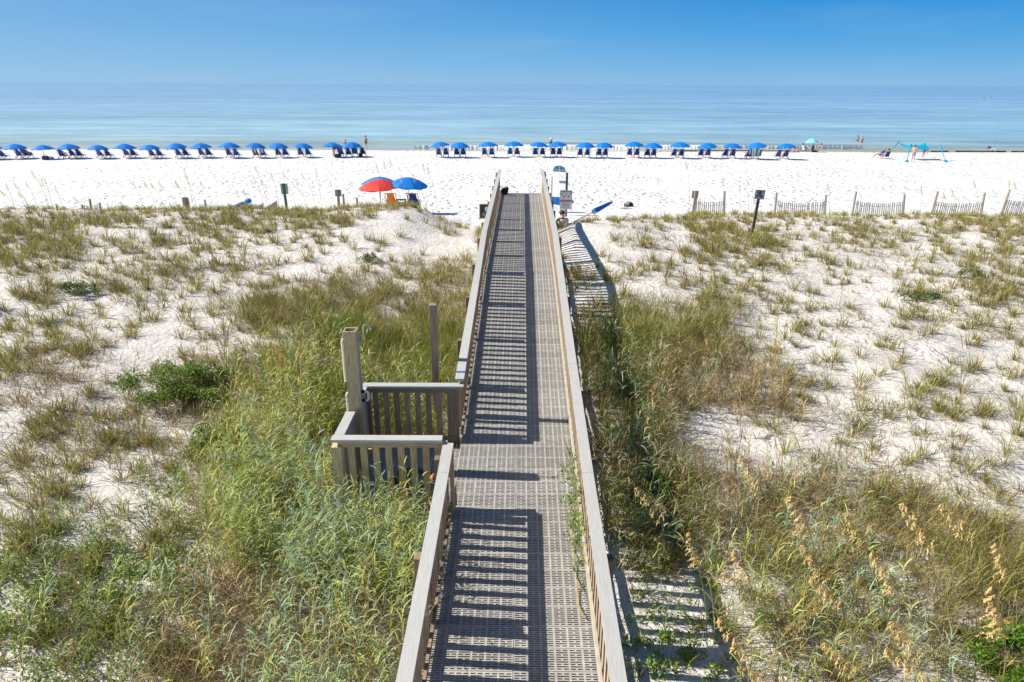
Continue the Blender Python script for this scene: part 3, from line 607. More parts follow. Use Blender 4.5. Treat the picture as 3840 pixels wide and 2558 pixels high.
for i, px in enumerate(U_PX):
    Y = row_y(px) + random.uniform(-.5, .5); p = at_y(px, row_top(px), Y); g = gz(p.x, Y)
    k = (p.z - g) / 1.70
    uu = put(proto_u, 'u', (p.x, Y, p.z - 1.70), random.uniform(0, .78), None, random.uniform(.95, 1.04)); uu.rotation_euler = (random.gauss(0, .045), random.gauss(0, .045), uu.rotation_euler[2])
    if i in (0, 14, 16, 20, 22, 24) and i != 0: offs = (-.36, .36)
    else: offs = (-.41, .41)
    base = p.x + (.22 if px in (1243,) else 0) + random.uniform(-.1, .1)
    for k_, of in enumerate(offs):
        if i == 2 and k_ == 0: continue
        cx_, cy_ = base + of, Y + .95 + random.uniform(-.08, .08)
        if px == 1243: cx_ = p.x + 1.15 + .45 * (k_ - .5) * 2
        if px == 1317: cx_ = p.x + .55 + .45 * (k_ - .5) * 2
        if i == 2: cx_ = p.x + 1.25
        c = put(proto_c, 'c', (cx_, cy_, gz(cx_, cy_)), random.uniform(-.06, .06))
        chairs[(i, k_)] = c

UL = {1: 'blue beach umbrella shading the chair with the plum towel', 2: 'blue beach umbrella over the lone sunbather and the dark bag', 10: 'blue beach umbrella over the two chairs with striped towels', 13: 'blue beach umbrella beside the bending person in a plum top', 14: 'blue beach umbrella over the teal towel', 28: 'blue beach umbrella over the two chairs with wide striped towels', 29: 'blue beach umbrella next to the person in magenta'}
for o in [q for q in C.objects if q.name.startswith('beach_umbrella') and q.get('group')]:
    i = min(range(len(U_PX)), key=lambda k: abs(at_y(U_PX[k], 535, o.location.y).x - o.location.x))
    if i in UL: o['label'] = UL[i]; del o['group']
    elif i in (15, 16, 19, 20, 21, 22, 23, 24): o['label'] = 'blue beach umbrella set edge to edge with a second one over four chairs'; o['group'] = 'blue umbrellas set in touching pairs'
    else: o['label'] = 'blue beach umbrella standing alone over an empty pair of navy chairs'
CL = {(1, 1): 'navy beach chair under the plum towel', (2, 1): 'navy beach chair of the lone sunbather beside the dark bag', (10, 0): 'navy beach chair under the plum striped towel', (10, 1): 'navy beach chair under the green striped towel', (13, 0): 'navy beach chair under the purple towel', (14, 0): 'navy beach chair under the teal towel', (28, 0): 'navy beach chair under the navy striped towel', (28, 1): 'navy beach chair under the broad teal striped towel', (14, 1): 'empty navy beach chair with a brown bag leaning on it'}
for k_, c in chairs.items():
    if k_ in CL: c['label'] = CL[k_]; del c['group']
    elif k_[0] in (15, 16, 19, 20, 21, 22, 23, 24): c['label'] = 'empty navy beach chair in a row of four under touching umbrellas'; c['group'] = 'navy chairs in rows of four'
    else: c['label'] = 'empty navy beach chair in a pair under a single blue umbrella'
def towel_over(chair, label, cols, name='beach_towel', top=1.03, low=.55, wid=.3, over=.45):
    """striped towel hanging over the back of a lounger"""
    t = thing(name, label, 'towel', chair.location, chair.rotation_euler[2])
    a = Vector((0, -.455, top)); b = Vector((0, -.24, low)); c = Vector((0, -.17, top - over))
    n = len(cols) * 2
    for i in range(n):
        x0 = -wid + 2 * wid * i / n; x1 = -wid + 2 * wid * (i + 1) / n
        mb = MB(); th = .012
        for (p, q) in ((a + Vector((0, -.035, .03)), b + Vector((0, -.05, 0))), (a + Vector((0, .03, .03)), c)):
            mb.hexa([(x0, p.y, p.z), (x1, p.y, p.z), (x1, p.y + th, p.z), (x0, p.y + th, p.z), (x0, q.y, q.z), (x1, q.y, q.z), (x1, q.y + th, q.z), (x0, q.y + th, q.z)])
        mb.box(x0, x1, a.y - .035, a.y + .04, a.z + .031, a.z + .043)
        mb.build('stripe', cols[i % len(cols)], t)
    return t
TW = flat('towel_white', (.72, .74, .76)); TG = flat('towel_green', (.07, .26, .28)); TN = flat('towel_navy', (.03, .04, .16)); TP = flat('towel_purple', (.10, .08, .42)); TT = flat('towel_teal', (.01, .17, .25)); TB = flat('towel_plum', (.16, .10, .16)); TPK = flat('towel_pink', (.75, .30, .34)); TAQ = flat('towel_aqua', (.30, .62, .60))
towel_over(chairs[(10, 0)], 'white and plum striped towel over a chair back beside a green striped one', [TW, TB])
towel_over(chairs[(10, 1)], 'white and green striped towel over the back of a lounge chair', [TW, TG])
towel_over(chairs[(28, 0)], 'navy and white striped towel over an occupied chair back', [TN, TW])
towel_over(chairs[(28, 1)], 'broad teal and white striped towel hanging wide over an occupied chair', [TW, TG], wid=.46, low=.32)
towel_over(chairs[(13, 0)], 'purple towel over the chair beside the bending person', [TP, TP])
towel_over(chairs[(14, 0)], 'teal towel over a chair next to the purple one', [TT, TT], low=.4)
towel_over(chairs[(1, 1)], 'plum patterned towel over a reclining sunbather\'s chair', [TB, TP])

# ------------------------------------------------------------------ people
SKIN = {'tan': flat('skin_tan', (.46, .24, .15), .55), 'fair': flat('skin_fair', (.62, .36, .26), .55), 'dark': flat('skin_brown', (.30, .15, .09), .55)}
BONES = {'torso': ('pelvis', 'chest'), 'upper': ('chest', 'neck'), 'headb': ('neck', 'head'), 'clL': ('chest', 'shL'), 'clR': ('chest', 'shR'), 'uaL': ('shL', 'elL'), 'uaR': ('shR', 'elR'), 'faL': ('elL', 'haL'), 'faR': ('elR', 'haR'),
         'hpL': ('pelvis', 'hiL'), 'hpR': ('pelvis', 'hiR'), 'thL': ('hiL', 'knL'), 'thR': ('hiR', 'knR'), 'shnL': ('knL', 'anL'), 'shnR': ('knR', 'anR'), 'ftL': ('anL', 'toL'), 'ftR': ('anR', 'toR')}
RAD = dict(pelvis=.135, chest=.145, neck=.055, head=.098, shL=.062, shR=.062, elL=.042, elR=.042, haL=.032, haR=.032, hiL=.095, hiR=.095, knL=.058, knR=.058, anL=.038, anR=.038, toL=.03, toR=.03)
STAND = dict(pelvis=(0, 0, .95), chest=(0, 0, 1.30), neck=(0, 0, 1.49), head=(0, .025, 1.63), shL=(-.185, 0, 1.42), shR=(.185, 0, 1.42), elL=(-.235, -.02, 1.14), elR=(.235, -.02, 1.14), haL=(-.245, .05, .90), haR=(.245, .05, .90),
             hiL=(-.09, 0, .90), hiR=(.09, 0, .90), knL=(-.10, .02, .49), knR=(.10, .02, .49), anL=(-.10, -.02, .08), anR=(.10, -.02, .08), toL=(-.12, .14, .03), toR=(.12, .14, .03))
def pose(**kw): d = dict(STAND); d.update(kw); return d
SIT = pose(pelvis=(0, 0, .13), chest=(0, .10, .46), neck=(0, .17, .64), head=(0, .25, .76), shL=(-.19, .14, .57), shR=(.19, .14, .57), elL=(-.27, .30, .36), elR=(.27, .30, .36), haL=(-.12, .46, .34), haR=(.12, .46, .34),
           hiL=(-.1, .04, .11), hiR=(.1, .04, .11), knL=(-.2, .38, .40), knR=(.2, .38, .40), anL=(-.15, .55, .07), anR=(.15, .55, .07), toL=(-.16, .70, .03), toR=(.16, .70, .03))
LOUNGE = pose(pelvis=(0, .05, .42), chest=(0, -.15, .74), neck=(0, -.27, .92), head=(0, -.27, 1.07), shL=(-.19, -.22, .85), shR=(.19, -.22, .85), elL=(-.30, .02, .64), elR=(.30, .02, .64), haL=(-.30, .26, .62), haR=(.30, .26, .62),
              hiL=(-.1, .10, .42), hiR=(.1, .10, .42), knL=(-.13, .52, .52), knR=(.13, .52, .52), anL=(-.12, .86, .18), anR=(.12, .86, .18), toL=(-.13, .98, .12), toR=(.13, .98, .12))
BEND = pose(pelvis=(0, -.10, .93), chest=(0, .22, 1.02), neck=(0, .38, .98), head=(0, .50, .93), shL=(-.18, .30, 1.0), shR=(.18, .30, 1.0), elL=(-.2, .36, .72), elR=(.2, .36, .72), haL=(-.15, .42, .48), haR=(.15, .42, .48), hiL=(-.09, -.12, .90), hiR=(.09, -.12, .90), knL=(-.1, -.02, .49), knR=(.1, -.08, .49), anL=(-.11, -.12, .08), anR=(.11, -.2, .08), toL=(-.12, .03, .03), toR=(.12, -.05, .03))
PRONE = pose(pelvis=(0, 0, .15), chest=(0, .33, .17), neck=(0, .50, .27), head=(0, .58, .38), shL=(-.19, .44, .2), shR=(.19, .44, .2), elL=(-.22, .60, .04), elR=(.22, .60, .04), haL=(-.08, .78, .05), haR=(.08, .78, .05), hiL=(-.09, -.04, .13), hiR=(.09, -.04, .13), knL=(-.1, -.45, .08), knR=(.1, -.45, .08), anL=(-.1, -.86, .06), anR=(.1, -.86, .06), toL=(-.1, -.98, .03), toR=(.1, -.98, .03))
def person(label, P, loc, rz, skin='tan', clothes=(), hair=None, hat=None, scale=1.0, group=None):
    names = list(P); idx = {k: i for i, k in enumerate(names)}; V = [Vector(P[k]) for k in names]; rad = [RAD[k] for k in names]; E_ = [(idx[a], idx[b]) for a, b in BONES.values()]
    for s_ in 'LR':                        # five fingers of unequal length, thumb from the side of the palm
        h = Vector(P['ha' + s_]); d = (h - Vector(P['el' + s_])).normalized(); sd_ = d.cross(Vector((0, 0, 1))); sd_ = sd_.normalized() if sd_.length > .1 else Vector((1, 0, 0))
        cu = d.cross(sd_)
        for k, ln in enumerate((.075, .085, .078, .062)):
            b1 = h + d * ln * .55 + sd_ * (.022 * (k - 1.5)); b2 = b1 + (d * .8 + cu * .5) * ln * .5
            V += [b1, b2]; rad += [.011, .008]; E_ += [(idx['ha' + s_], len(V) - 2), (len(V) - 2, len(V) - 1)]
        b1 = h + sd_ * -.04 + d * .015; V.append(b1); rad.append(.011); E_.append((idx['ha' + s_], len(V) - 1))
    hd = Vector(P['head']); nk = Vector(P['neck'])
    V.append(hd + (hd - nk).normalized() * .06); rad.append(.085); E_.append((idx['head'], len(V) - 1))
    me = bpy.data.meshes.new('body'); me.from_pydata([tuple(v) for v in V], E_, [])
    o = bpy.data.objects.new('tmp', me); C.objects.link(o); sk = o.modifiers.new('skin', 'SKIN'); sk.use_smooth_shade = True
    for i, sv in enumerate(me.skin_vertices[0].data): sv.radius = (rad[i], rad[i]); sv.use_root = (i == idx['pelvis'])
    ss = o.modifiers.new('sub', 'SUBSURF'); ss.levels = 1; ss.render_levels = 1
    bpy.context.view_layer.update()
    bm_ = bpy.data.meshes.new_from_object(o.evaluated_get(bpy.context.evaluated_depsgraph_get())); bpy.data.objects.remove(o); bpy.data.meshes.remove(me)
    bm_.name = 'body'; bm_.materials.clear(); bm_.materials.append(SKIN[skin])
    bm_.polygons.foreach_set('use_smooth', np.ones(len(bm_.polygons), bool))
    t = thing('person', label, 'person', loc, rz, group); t.scale = (scale,) * 3
    body = obj('body', bm_, t)
    co = np.array([v.co for v in bm_.vertices]); no = np.array([v.normal for v in bm_.vertices])
    best = np.full(len(co), 9e9); bid = np.zeros(len(co), int); bt = np.zeros(len(co)); bn = list(BONES)
    for i, (a, b) in enumerate(BONES.values()):
        A = np.array(P[a]); B = np.array(P[b]); d = B - A; tt = np.clip(((co - A) @ d) / (d @ d), 0, 1); ds = np.linalg.norm(co - A - tt[:, None] * d, axis=1) - (RAD[a] * (1 - tt) + RAD[b] * tt)
        k = ds < best; best[k] = ds[k]; bid[k] = i; bt[k] = tt[k]
    for (nm, material, spec, thick) in clothes:
        keep = np.zeros(len(co), bool)
        for bname, (lo, hi) in spec.items():
            for b_ in ([bname] if bname in BONES else [bname + 'L', bname + 'R']): keep |= (bid == bn.index(b_)) & (bt >= lo) & (bt <= hi)
        fs = [tuple(p.vertices) for p in bm_.polygons if all(keep[v] for v in p.vertices)]
        if not fs: continue
        us = sorted({v for f in fs for v in f}); rm = {v: i for i, v in enumerate(us)}
        mb = MB(); mb.add([co[v] + no[v] * thick for v in us], [tuple(rm[v] for v in f) for f in fs]); mb.build(nm, material, t, True)
    if hair: MB().ball(hd + (hd - nk).normalized() * .05 + Vector((0, -.022, 0)), .112, 12, 8, (1, 1, .98)).build('hair', hair, t, True)
    if hat:
        kind, mt = hat; c = hd + Vector((0, 0, .10))
        if kind == 'cone': MB().tube([c + Vector((0, 0, -.03)), c + Vector((0, 0, .0)), c + Vector((0, 0, .14))], [.25, .24, .01], 14).build('hat', mt, t)
        elif kind == 'brim': MB().tube([c + Vector((0, 0, -.03)), c + Vector((0, 0, -.015)), c + Vector((0, 0, -.01)), c + Vector((0, 0, .08)), c + Vector((0, 0, .1))], [.19, .19, .115, .11, .06], 14).build('hat', mt, t)
        else:
            hb = MB().ball(c + Vector((0, 0, -.035)), .118, 12, 6, (1, 1, .85)); hb.box(-.08 + c.x, .08 + c.x, c.y + .05, c.y + .2, c.z - .03, c.z - .015); hb.build('cap', mt, t, True)
    return t
SHORTS = lambda mt: ('shorts', mt, {'torso': (0, .22), 'hp': (0, 1), 'th': (0, .62)}, .018)
TRUNKS = lambda mt: ('swim_bottom', mt, {'torso': (0, .12), 'hp': (0, 1), 'th': (0, .15)}, .012)
SHIRT = lambda mt: ('shirt', mt, {'torso': (.12, 1), 'upper': (0, .55), 'cl': (0, 1), 'ua': (0, .5)}, .016)
TANK = lambda mt: ('tank_top', mt, {'torso': (.0, 1), 'upper': (0, .5), 'cl': (0, .8)}, .014)
BRA = lambda mt: ('swim_top', mt, {'torso': (.62, .92)}, .012)
BH = flat('black_hair', (.012, .01, .01)); BR = flat('brown_hair', (.07, .035, .018)); BLD = flat('blond_hair', (.42, .26, .12)); GH = flat('grey_short_hair', (.10, .075, .065))
WHT = flat('white_cloth', (.74, .76, .82)); GRY = flat('grey_cloth', (.07, .07, .09)); PCH = flat('peach_cloth', (.80, .36, .26)); LAV = flat('lavender_print', (.36, .34, .58), var=.5, scale=40); BLK = flat('black_cloth', (.015, .015, .02)); REDC = flat('red_cloth', (.5, .07, .07)); MAG = flat('magenta_cloth', (.75, .03, .50)); NVC = flat('navy_cloth', (.03, .05, .14)); YEL = flat('yellow_cloth', (.65, .42, .05)); SLT = flat('straw_hat', (.66, .60, .50))

# man resting in the sand by the end of the boardwalk
g = gp(2.02, 26.75); man = person('man in a white tank top sitting hunched in the sand beside the warning sign', SIT, g, .25, 'tan', [TANK(WHT), SHORTS(BLK)], GH)
MB().add([(-.06, -.075, .50), (.0, -.085, .50), (.0, -.065, .43), (-.06, -.055, .43)], [(0, 1, 2, 3), (3, 2, 1, 0)]).build('shirt_print', NVC, man)
for k in range(3): MB().add([(.02, -.085 + .012 * k, .50 - .02 * k), (.13, -.07 + .012 * k, .50 - .02 * k), (.13, -.068 + .012 * k, .492 - .02 * k), (.02, -.083 + .012 * k, .492 - .02 * k)], [(0, 1, 2, 3), (3, 2, 1, 0)]).build('shirt_print', NVC, man)

def wade(px, py, depth):                    # stands with the water that high on the body
    p = at_z(px, py, SEAZ); return Vector((p.x, p.y, SEAZ - depth))
POINT = pose(haR=(.42, .02, .96), elR=(.30, 0, 1.16))
person('man with a dark cap standing shin deep in the shallow water', POINT, wade(1373, 545, .38), -.5, 'tan', [SHORTS(GRY)], BH, ('cap', BLK))
p = at_y(1294, 524, 97.5); person('bare-shouldered person with tied-up hair behind a blue umbrella by the water', STAND, (p.x, 97.5, p.z - 1.72), .3, 'fair', [TRUNKS(REDC), BRA(REDC)], BLD)
p = at_y(2067, 517, 98.2); person('person in black with a pale pointed sun hat at the breaking wave', STAND, (p.x, 98.2, p.z - 1.86), -.8, 'tan', [SHIRT(BLK), SHORTS(BLK)], BH, ('cone', SLT))
person('dark-haired man waist deep in the sea beside a woman in red', STAND, wade(3214, 532, .78), -.6, 'tan', [SHORTS(GRY)], BH)
person('woman in a red swimsuit standing waist deep in the sea', STAND, wade(3231, 536, .72), .4, 'fair', [TRUNKS(REDC), BRA(REDC)], BLD)
PHONE = pose(haL=(-.06, .28, 1.52), elL=(-.30, .12, 1.34), haR=(.16, .26, 1.50), elR=(.33, .08, 1.32))
g = ground_hit(3421, 609); person('person in a peach shirt and patterned shorts standing at the sunshade', PHONE, g, -.5, 'fair', [SHIRT(PCH), SHORTS(LAV)], BR)
g = ground_hit(3462, 592); person('person in dark shorts bending over under the turquoise sunshade', BEND, g, -1.1, 'tan', [SHORTS(NVC)], BH)
g = chairs[(13, 0)].location; person('person in a plum top bending down beside the purple towel', BEND, (g.x - .62, g.y - .35, gz(g.x - .62, g.y - .35)), -.6, 'fair', [('shirt', TB, {'torso': (.0, 1), 'upper': (0, .6), 'cl': (0, 1)}, .02), TRUNKS(TB)], BH)
def on_chair(key, label, skin, clothes, hair, P=LOUNGE, hat=None):
    c = chairs[key]; return person(label, P, (c.location.x, c.location.y + .04, c.location.z + .02), c.rotation_euler[2], skin, clothes, hair, hat)
on_chair((14, 0), 'person in a dark top sitting against the teal towel', 'tan', [SHIRT(BLK), SHORTS(NVC)], BH)
on_chair((28, 0), 'dark-haired person sitting on the navy striped towel chair', 'fair', [TRUNKS(NVC), BRA(NVC)], BH)
on_chair((28, 1), 'dark-haired person sitting behind the broad teal striped towel', 'fair', [SHIRT(WHT), SHORTS(NVC)], BH)
on_chair((1, 1), 'sunbather with covered legs reclining in a towelled chair', 'tan', [SHIRT(NVC), ('leg_towel', TB, {'hp': (.3, 1), 'th': (0, 1), 'shn': (0, .7)}, .05)], BR)
on_chair((2, 1), 'sunbather reclining alone next to a dark cooler bag', 'tan', [TRUNKS(REDC), BRA(NVC)], BR)
# small group round the pale umbrella
g = ground_hit(3040, 572); pu = thing('beach_umbrella', 'pale aqua beach umbrella on a white pole among sunbathers', 'umbrella', g)
AQ = mat('aqua_canvas', (.25, .68, .78), .65, .05, 20, None, 0, 0, transl=.25); umbrella_parts(pu, .92, .52, 1.82, AQ, pole_mat=WHITEP, val=.06, tips=False)
g = ground_hit(2975, 572); person('person in magenta lying propped on the sand near the last blue umbrella', PRONE, g, -1.5, 'fair', [TRUNKS(MAG), ('shirt', MAG, {'torso': (0, .6)}, .014)], BLD)
def low_chair(name, label, loc, rz, canvas, sc_=.9, frame=None):
    t = thing(name, label, 'beach chair', loc, rz); t.scale = (sc_,) * 3; fr = frame or METAL
    for sx in (-.27, .27):
        MB().tube([(sx, -.34, .95), (sx, -.06, .28), (sx, .5, .30)], .016, 6).build('frame', fr, t)
        MB().tube([(sx, -.25, .0), (sx, .12, .5), (sx, .42, .5), (sx, .48, .0)], .016, 6).build('leg', fr, t)
        MB().box(sx - .03, sx + .03, -.1, .42, .505, .53).build('armrest', fr, t)
    MB().hexa([(-.26, -.345, .95), (.26, -.345, .95), (.26, -.07, .29), (-.26, -.07, .29), (-.26, -.33, .965), (.26, -.33, .965), (.26, -.05, .305), (-.26, -.05, .305)]).build('backrest', canvas, t)
    MB().box(-.26, .26, -.06, .5, .29, .31).build('seat', canvas, t)
    return t
wt = flat('white_slings', (.62, .68, .74)); bl2 = flat('royal_canvas', (.02, .09, .45)); bl3 = flat('navy_royal_canvas', (.01, .03, .22)); pu2 = flat('purple_canvas', (.30, .05, .38))
def chair_with(px, py, rz, canvas, clabel, plabel, skin, clothes, hair):
    g = ground_hit(px, py); low_chair('beach_chair', clabel, g, rz, canvas)
    if plabel: person(plabel, LOUNGE, g + Vector((0, 0, .0)), rz, skin, clothes, hair, scale=.95)
chair_with(3014, 570, -1.25, wt, 'pale sling chair of the leaning dark-haired sunbather', 'dark-haired sunbather leaning in a pale chair by the aqua umbrella', 'tan', [TRUNKS(WHT)], BH)
chair_with(3042, 571, .15, bl3, 'navy camp chair right beside the aqua umbrella pole', 'blond sunbather half hidden behind the aqua umbrella pole', 'fair', [TRUNKS(YEL), BRA(YEL)], BLD)
chair_with(3068, 570, 1.2, wt, 'pale sling chair turned away from the aqua umbrella', 'sunbather in dark trunks reclining beyond the aqua umbrella', 'tan', [TRUNKS(NVC)], BR)
chair_with(3302, 594, .55, bl2, 'royal blue camp chair with an orange-haired sitter', 'person in a light cap sitting in the royal blue camp chair', 'tan', [SHIRT(bl2), SHORTS(YEL)], BLD)
chair_with(3322, 597, .15, bl3, 'dark blue camp chair beside the royal blue one', 'person in a brimmed sun hat sitting in the dark blue camp chair', 'fair', [SHIRT(BLK), SHORTS(NVC)], BH)
g = ground_hit(3706, 569); low_chair('beach_chair', 'low purple beach chair facing the sea beside a blue one', g, -.5, pu2, .8)
g = ground_hit(3728, 572); low_chair('beach_chair', 'blue reclining beach chair with white frame beside a pink towel', g, .9, bl2, 1.0, WHITEP)
def flat_towel(name, label, a, b, cols, wid=.8):
    A = ground_hit(*a); B = ground_hit(*b); t = thing(name, label, 'towel', A); n = len(cols)
    for i in range(n):
        p = A.lerp(B, i / n); q = A.lerp(B, (i + 1) / n); mb = MB(); nn = 4; V = []
        for k in range(nn + 1):
            r_ = p.lerp(q, k / nn)
            for e_ in (0, wid): V.append((r_.x, r_.y + e_, gz(r_.x, r_.y + e_) + .045 + .02 * random.random()))
        mb.add(V, [(2 * k, 2 * k + 2, 2 * k + 3, 2 * k + 1) for k in range(nn)]); world_part(t, 'stripe', mb, cols[i])
flat_towel('beach_towel', 'pink and aqua towels spread on the sand beside the blue recliner', (3745, 570), (3800, 570), [TPK, TPK, TAQ])

# turquoise stretch sunshade
SHADE = mat('turquoise_lycra', (.01, .42, .62), .55, .05, 14, None, 0, 0, transl=.3)
sg = ground_hit(3440, 602)
shade = thing('beach_sunshade', 'turquoise stretched fabric sunshade on four poles with sandbag corners', 'sunshade', sg)
def P_at(px, py, Y): return at_y(px, py, Y)
Yn = sg.y; Yf = Yn + 2.6
poles = [(P_at(3416, 543, Yn + .2), ground_hit(3400, 608)), (P_at(3526, 546, Yn + .3), ground_hit(3545, 609)), (P_at(3370, 533, Yf), None), (P_at(3470, 534, Yf), None)]
cs = [q[0] for q in poles]
n_ = 14; V = []
A_, B_, C_, D_ = cs[0], cs[1], cs[3], cs[2]
for j in range(n_ + 1):
    for i in range(n_ + 1):
        u, v = i / n_, j / n_; p = (A_ * (1 - u) + B_ * u) * (1 - v) + (D_ * (1 - u) + C_ * u) * v
        e = 1 - max(abs(u - .5), abs(v - .5)) * 2
        pinch = .16 * (4 * u * (1 - u) * (abs(v - .5) * 2) ** 2)          # scalloped edges
        p = p + Vector((0, (.18 if v < .5 else -.18) * 4 * u * (1 - u) * (abs(v - .5) * 2) ** 3, -.30 * (1 - (2 * u - 1) ** 2 * .5 - (2 * v - 1) ** 2 * .5) ** 1.0 * (1 - ((2 * u - 1) * (2 * v - 1)) ** 2)))
        p.z -= .34 * (4 * u * (1 - u) * (2 * v - 1) ** 2 + 4 * v * (1 - v) * (2 * u - 1) ** 2) - .10 * (1 - (2 * u - 1) ** 2) * (1 - (2 * v - 1) ** 2)
        p.x += (.14 if u < .5 else -.14) * 4 * v * (1 - v) * (abs(u - .5) * 2) ** 3
        V.append(p)
cl = MB().add(V, [(j * (n_ + 1) + i, j * (n_ + 1) + i + 1, (j + 1) * (n_ + 1) + i + 1, (j + 1) * (n_ + 1) + i) for j in range(n_) for i in range(n_)])
world_part(shade, 'canopy', cl, SHADE)
for (top, foot) in poles:
    foot = foot or Vector((top.x + .1, top.y + .05, gz(top.x, top.y)))
    b = Vector((top.x + (foot.x - top.x) * .35, top.y + .12, gz(top.x, top.y) - .1)); world_part(shade, 'pole', MB().tube([b, top], .018, 6), METAL)
for (top, foot) in poles[:2]:
    world_part(shade, 'guy_strap', MB().tube([top, top.lerp(foot, .25), foot + Vector((0, 0, .1))], [.13, .06, .03], 6), SHADE)
    world_part(shade, 'sandbag', MB().ball(foot + Vector((0, 0, .08)), .2, 10, 6, (1, .9, .75)), SHADE)
ft = ground_hit(3322, 588); world_part(shade, 'guy_strap', MB().tube([cs[2], cs[2].lerp(ft, .3), ft], [.10, .05, .03], 6), SHADE)

# two paddlers far out on white boards
for k, (px, py) in enumerate(((3688, 370), (3716, 371.5))):
    p = at_z(px, py, SEAZ); t = thing('paddle_board', 'white paddle board with a dark upright paddler far out' if k == 0 else 'white paddle board with a crouching paddler far out', 'paddle board', p)
    V = []; Fq = []; ks = 9
    for i in range(ks):
        a = i / (ks - 1) * 2 - 1; wd = .42 * (1 - a * a) ** .5 + .01
        V += [(a * 1.9, -wd, .16 + .1 * a * a), (a * 1.9, wd, .16 + .1 * a * a), (a * 1.9, wd * .7, -.03), (a * 1.9, -wd * .7, -.03)]
    for i in range(ks - 1):
        b = i * 4
        for j in range(4): Fq.append((b + j, b + (j + 1) % 4, b + 4 + (j + 1) % 4, b + 4 + j))
    Fq += [(0, 1, 2, 3), (len(V) - 1, len(V) - 2, len(V) - 3, len(V) - 4)]
    MB().add(V, Fq).build('board', WHITEP, t)
    person('person in dark clothes standing on the far white board' if k == 0 else 'person crouching on the second far white board', STAND if k == 0 else BEND, p + Vector((0, 0, .17)), 1.5, 'tan', [SHIRT(NVC), SHORTS(BLK)], BH)

# bags and small things
def bag(name, label, loc, rz, sx, sy, sz, material, lid=None):
    t = thing(name, label, 'bag', loc, rz)
    mb = MB().bbox(-sx / 2, sx / 2, -sy / 2, sy / 2, 0, sz, min(sz, sy) * .2); mb.build('body', material, t)
    MB().tube([(-sx * .3, 0, sz * .95)] + [(-sx * .3 * math.cos(a), 0, sz + sz * .35 * math.sin(a)) for a in np.linspace(.2, 2.9, 6)] + [(sx * .3, 0, sz * .95)], .018, 6).build('strap', BLACK, t)
    if lid: MB().bbox(-sx * .5, -sx * .05, -sy * .52, sy * .52, sz * .4, sz * 1.01, .02).build('front_pocket', lid, t)
    return t
g = ground_hit(2357, 775); bag('cooler_bag', 'black soft cooler bag with pale panel lying on the open sand', g, .15, .50, .28, .24, BLACK, flat('pale_panel', (.35, .45, .55)))
g = ground_hit(172, 600); bag('beach_bag', 'dark bag beside the lone reclining sunbather', g, 0, .55, .35, .42, NVC)
g = ground_hit(190, 599); bag('beach_bag', 'light blue bag next to the dark bag', g, 0, .6, .35, .28, flat('pale_blue_cloth', (.35, .55, .68)))
g = chairs[(13, 0)].location; bag('beach_bag', 'olive duffel bag in front of the bending person', (g.x - .15, g.y - .8, gz(g.x, g.y - .8)), 0, .7, .35, .36, flat('olive_cloth', (.09, .08, .04)))
g = chairs[(14, 1)].location; bag('beach_bag', 'dark brown bag leaning on the end chair of the four', (g.x - .15, g.y - .5, gz(g.x, g.y - .5)), 0, .4, .3, .4, flat('brown_cloth', (.06, .03, .03)))
g = ground_hit(3053, 571); bag('beach_bag', 'black bag lying under the aqua umbrella', g, 0, .45, .3, .26, BLACK)
Yb = YEND - .35; t = thing('backpack', 'black backpack left on the boardwalk end against the railing', 'backpack', (xc(Yb) - .72, Yb, zdeck(Yb)), .3)
MB().ball((0, 0, .16), .19, 12, 8, (.95, .75, .85)).build('body', BLACK, t, True); MB().ball((.1, -.05, .27), .08, 8, 6).build('pocket', BLACK, t, True); MB().tube([(-.08, .05, .28), (-.05, .05, .37), (.03, .05, .37), (.06, .05, .28)], .012, 6).build('strap', BLACK, t, True)
g = ground_hit(2345, 784); t = thing('driftwood', 'broken grey wooden stick lying below the cooler bag', 'driftwood', g)
MB().tube([(-.33, 0, .04), (-.05, .02, .05), (.1, -.02, .05), (.45, .05, .03)], [.02, .035, .03, .012], 6).build('branch', GREYP, t); MB().tube([(.0, 0, .05), (.04, .0, .12), (.03, .02, .18)], [.02, .015, .008], 6).build('branch', GREYP, t); MB().tube([(.1, 0, .05), (.17, .0, .13)], [.02, .01], 6).build('branch', GREYP, t)

# red and blue umbrellas with two chairs behind the dune crest
def big_umbrella(label, px, py, Y, r, h, canvas, tilt):
    p = at_y(px, py, Y); g = gz(p.x, Y); t = thing('beach_umbrella', label, 'umbrella', (p.x, Y, g)); t.rotation_euler = tilt
    umbrella_parts(t, r, h, p.z - g, canvas, pole_mat=CHW, zb=-.1, val=.08, tips=False); return t
big_umbrella('red beach umbrella standing behind the dune crest', 1425, 671, 37.6, 1.08, .40, RED, (.06, -.06, .2))
big_umbrella('blue beach umbrella mostly hidden behind the red one', 1421, 663, 39.2, 1.05, .38, BLUE, (0, .02, .5))
big_umbrella('blue beach umbrella tilted beside the red one', 1522, 664, 37.9, 1.08, .42, BLUE, (.06, .06, .4))
for nm, px, canvas, lab in (('o', 1464, ORANGE, 'orange sling beach chair with dark wooden frame beside the red umbrella'), ('b', 1547, flat('denim_canvas', (.03, .10, .36), var=.3), 'worn blue sling beach chair beside the wooden side table')):
    p = at_y(px, 724, 38.0); t = thing('beach_chair', lab, 'beach chair', (p.x, 38.3, p.z - 1.02)); chair_parts(t, canvas, False)
p = at_y(1505, 748, 37.6); t = thing('side_table', 'small slatted wooden side table between the orange and the blue chair', 'table', (p.x, 37.6, p.z - .45))
for k in range(4): MB().box(-.26, .26, -.2 + k * .105, -.11 + k * .105, .43, .45).build('slat', GREYP, t)
for sx in (-.22, .22):
    for sy_ in (-.15, .15): MB().box(sx - .02, sx + .02, sy_ - .02, sy_ + .02, -.1, .428).build('leg', GREYP, t)
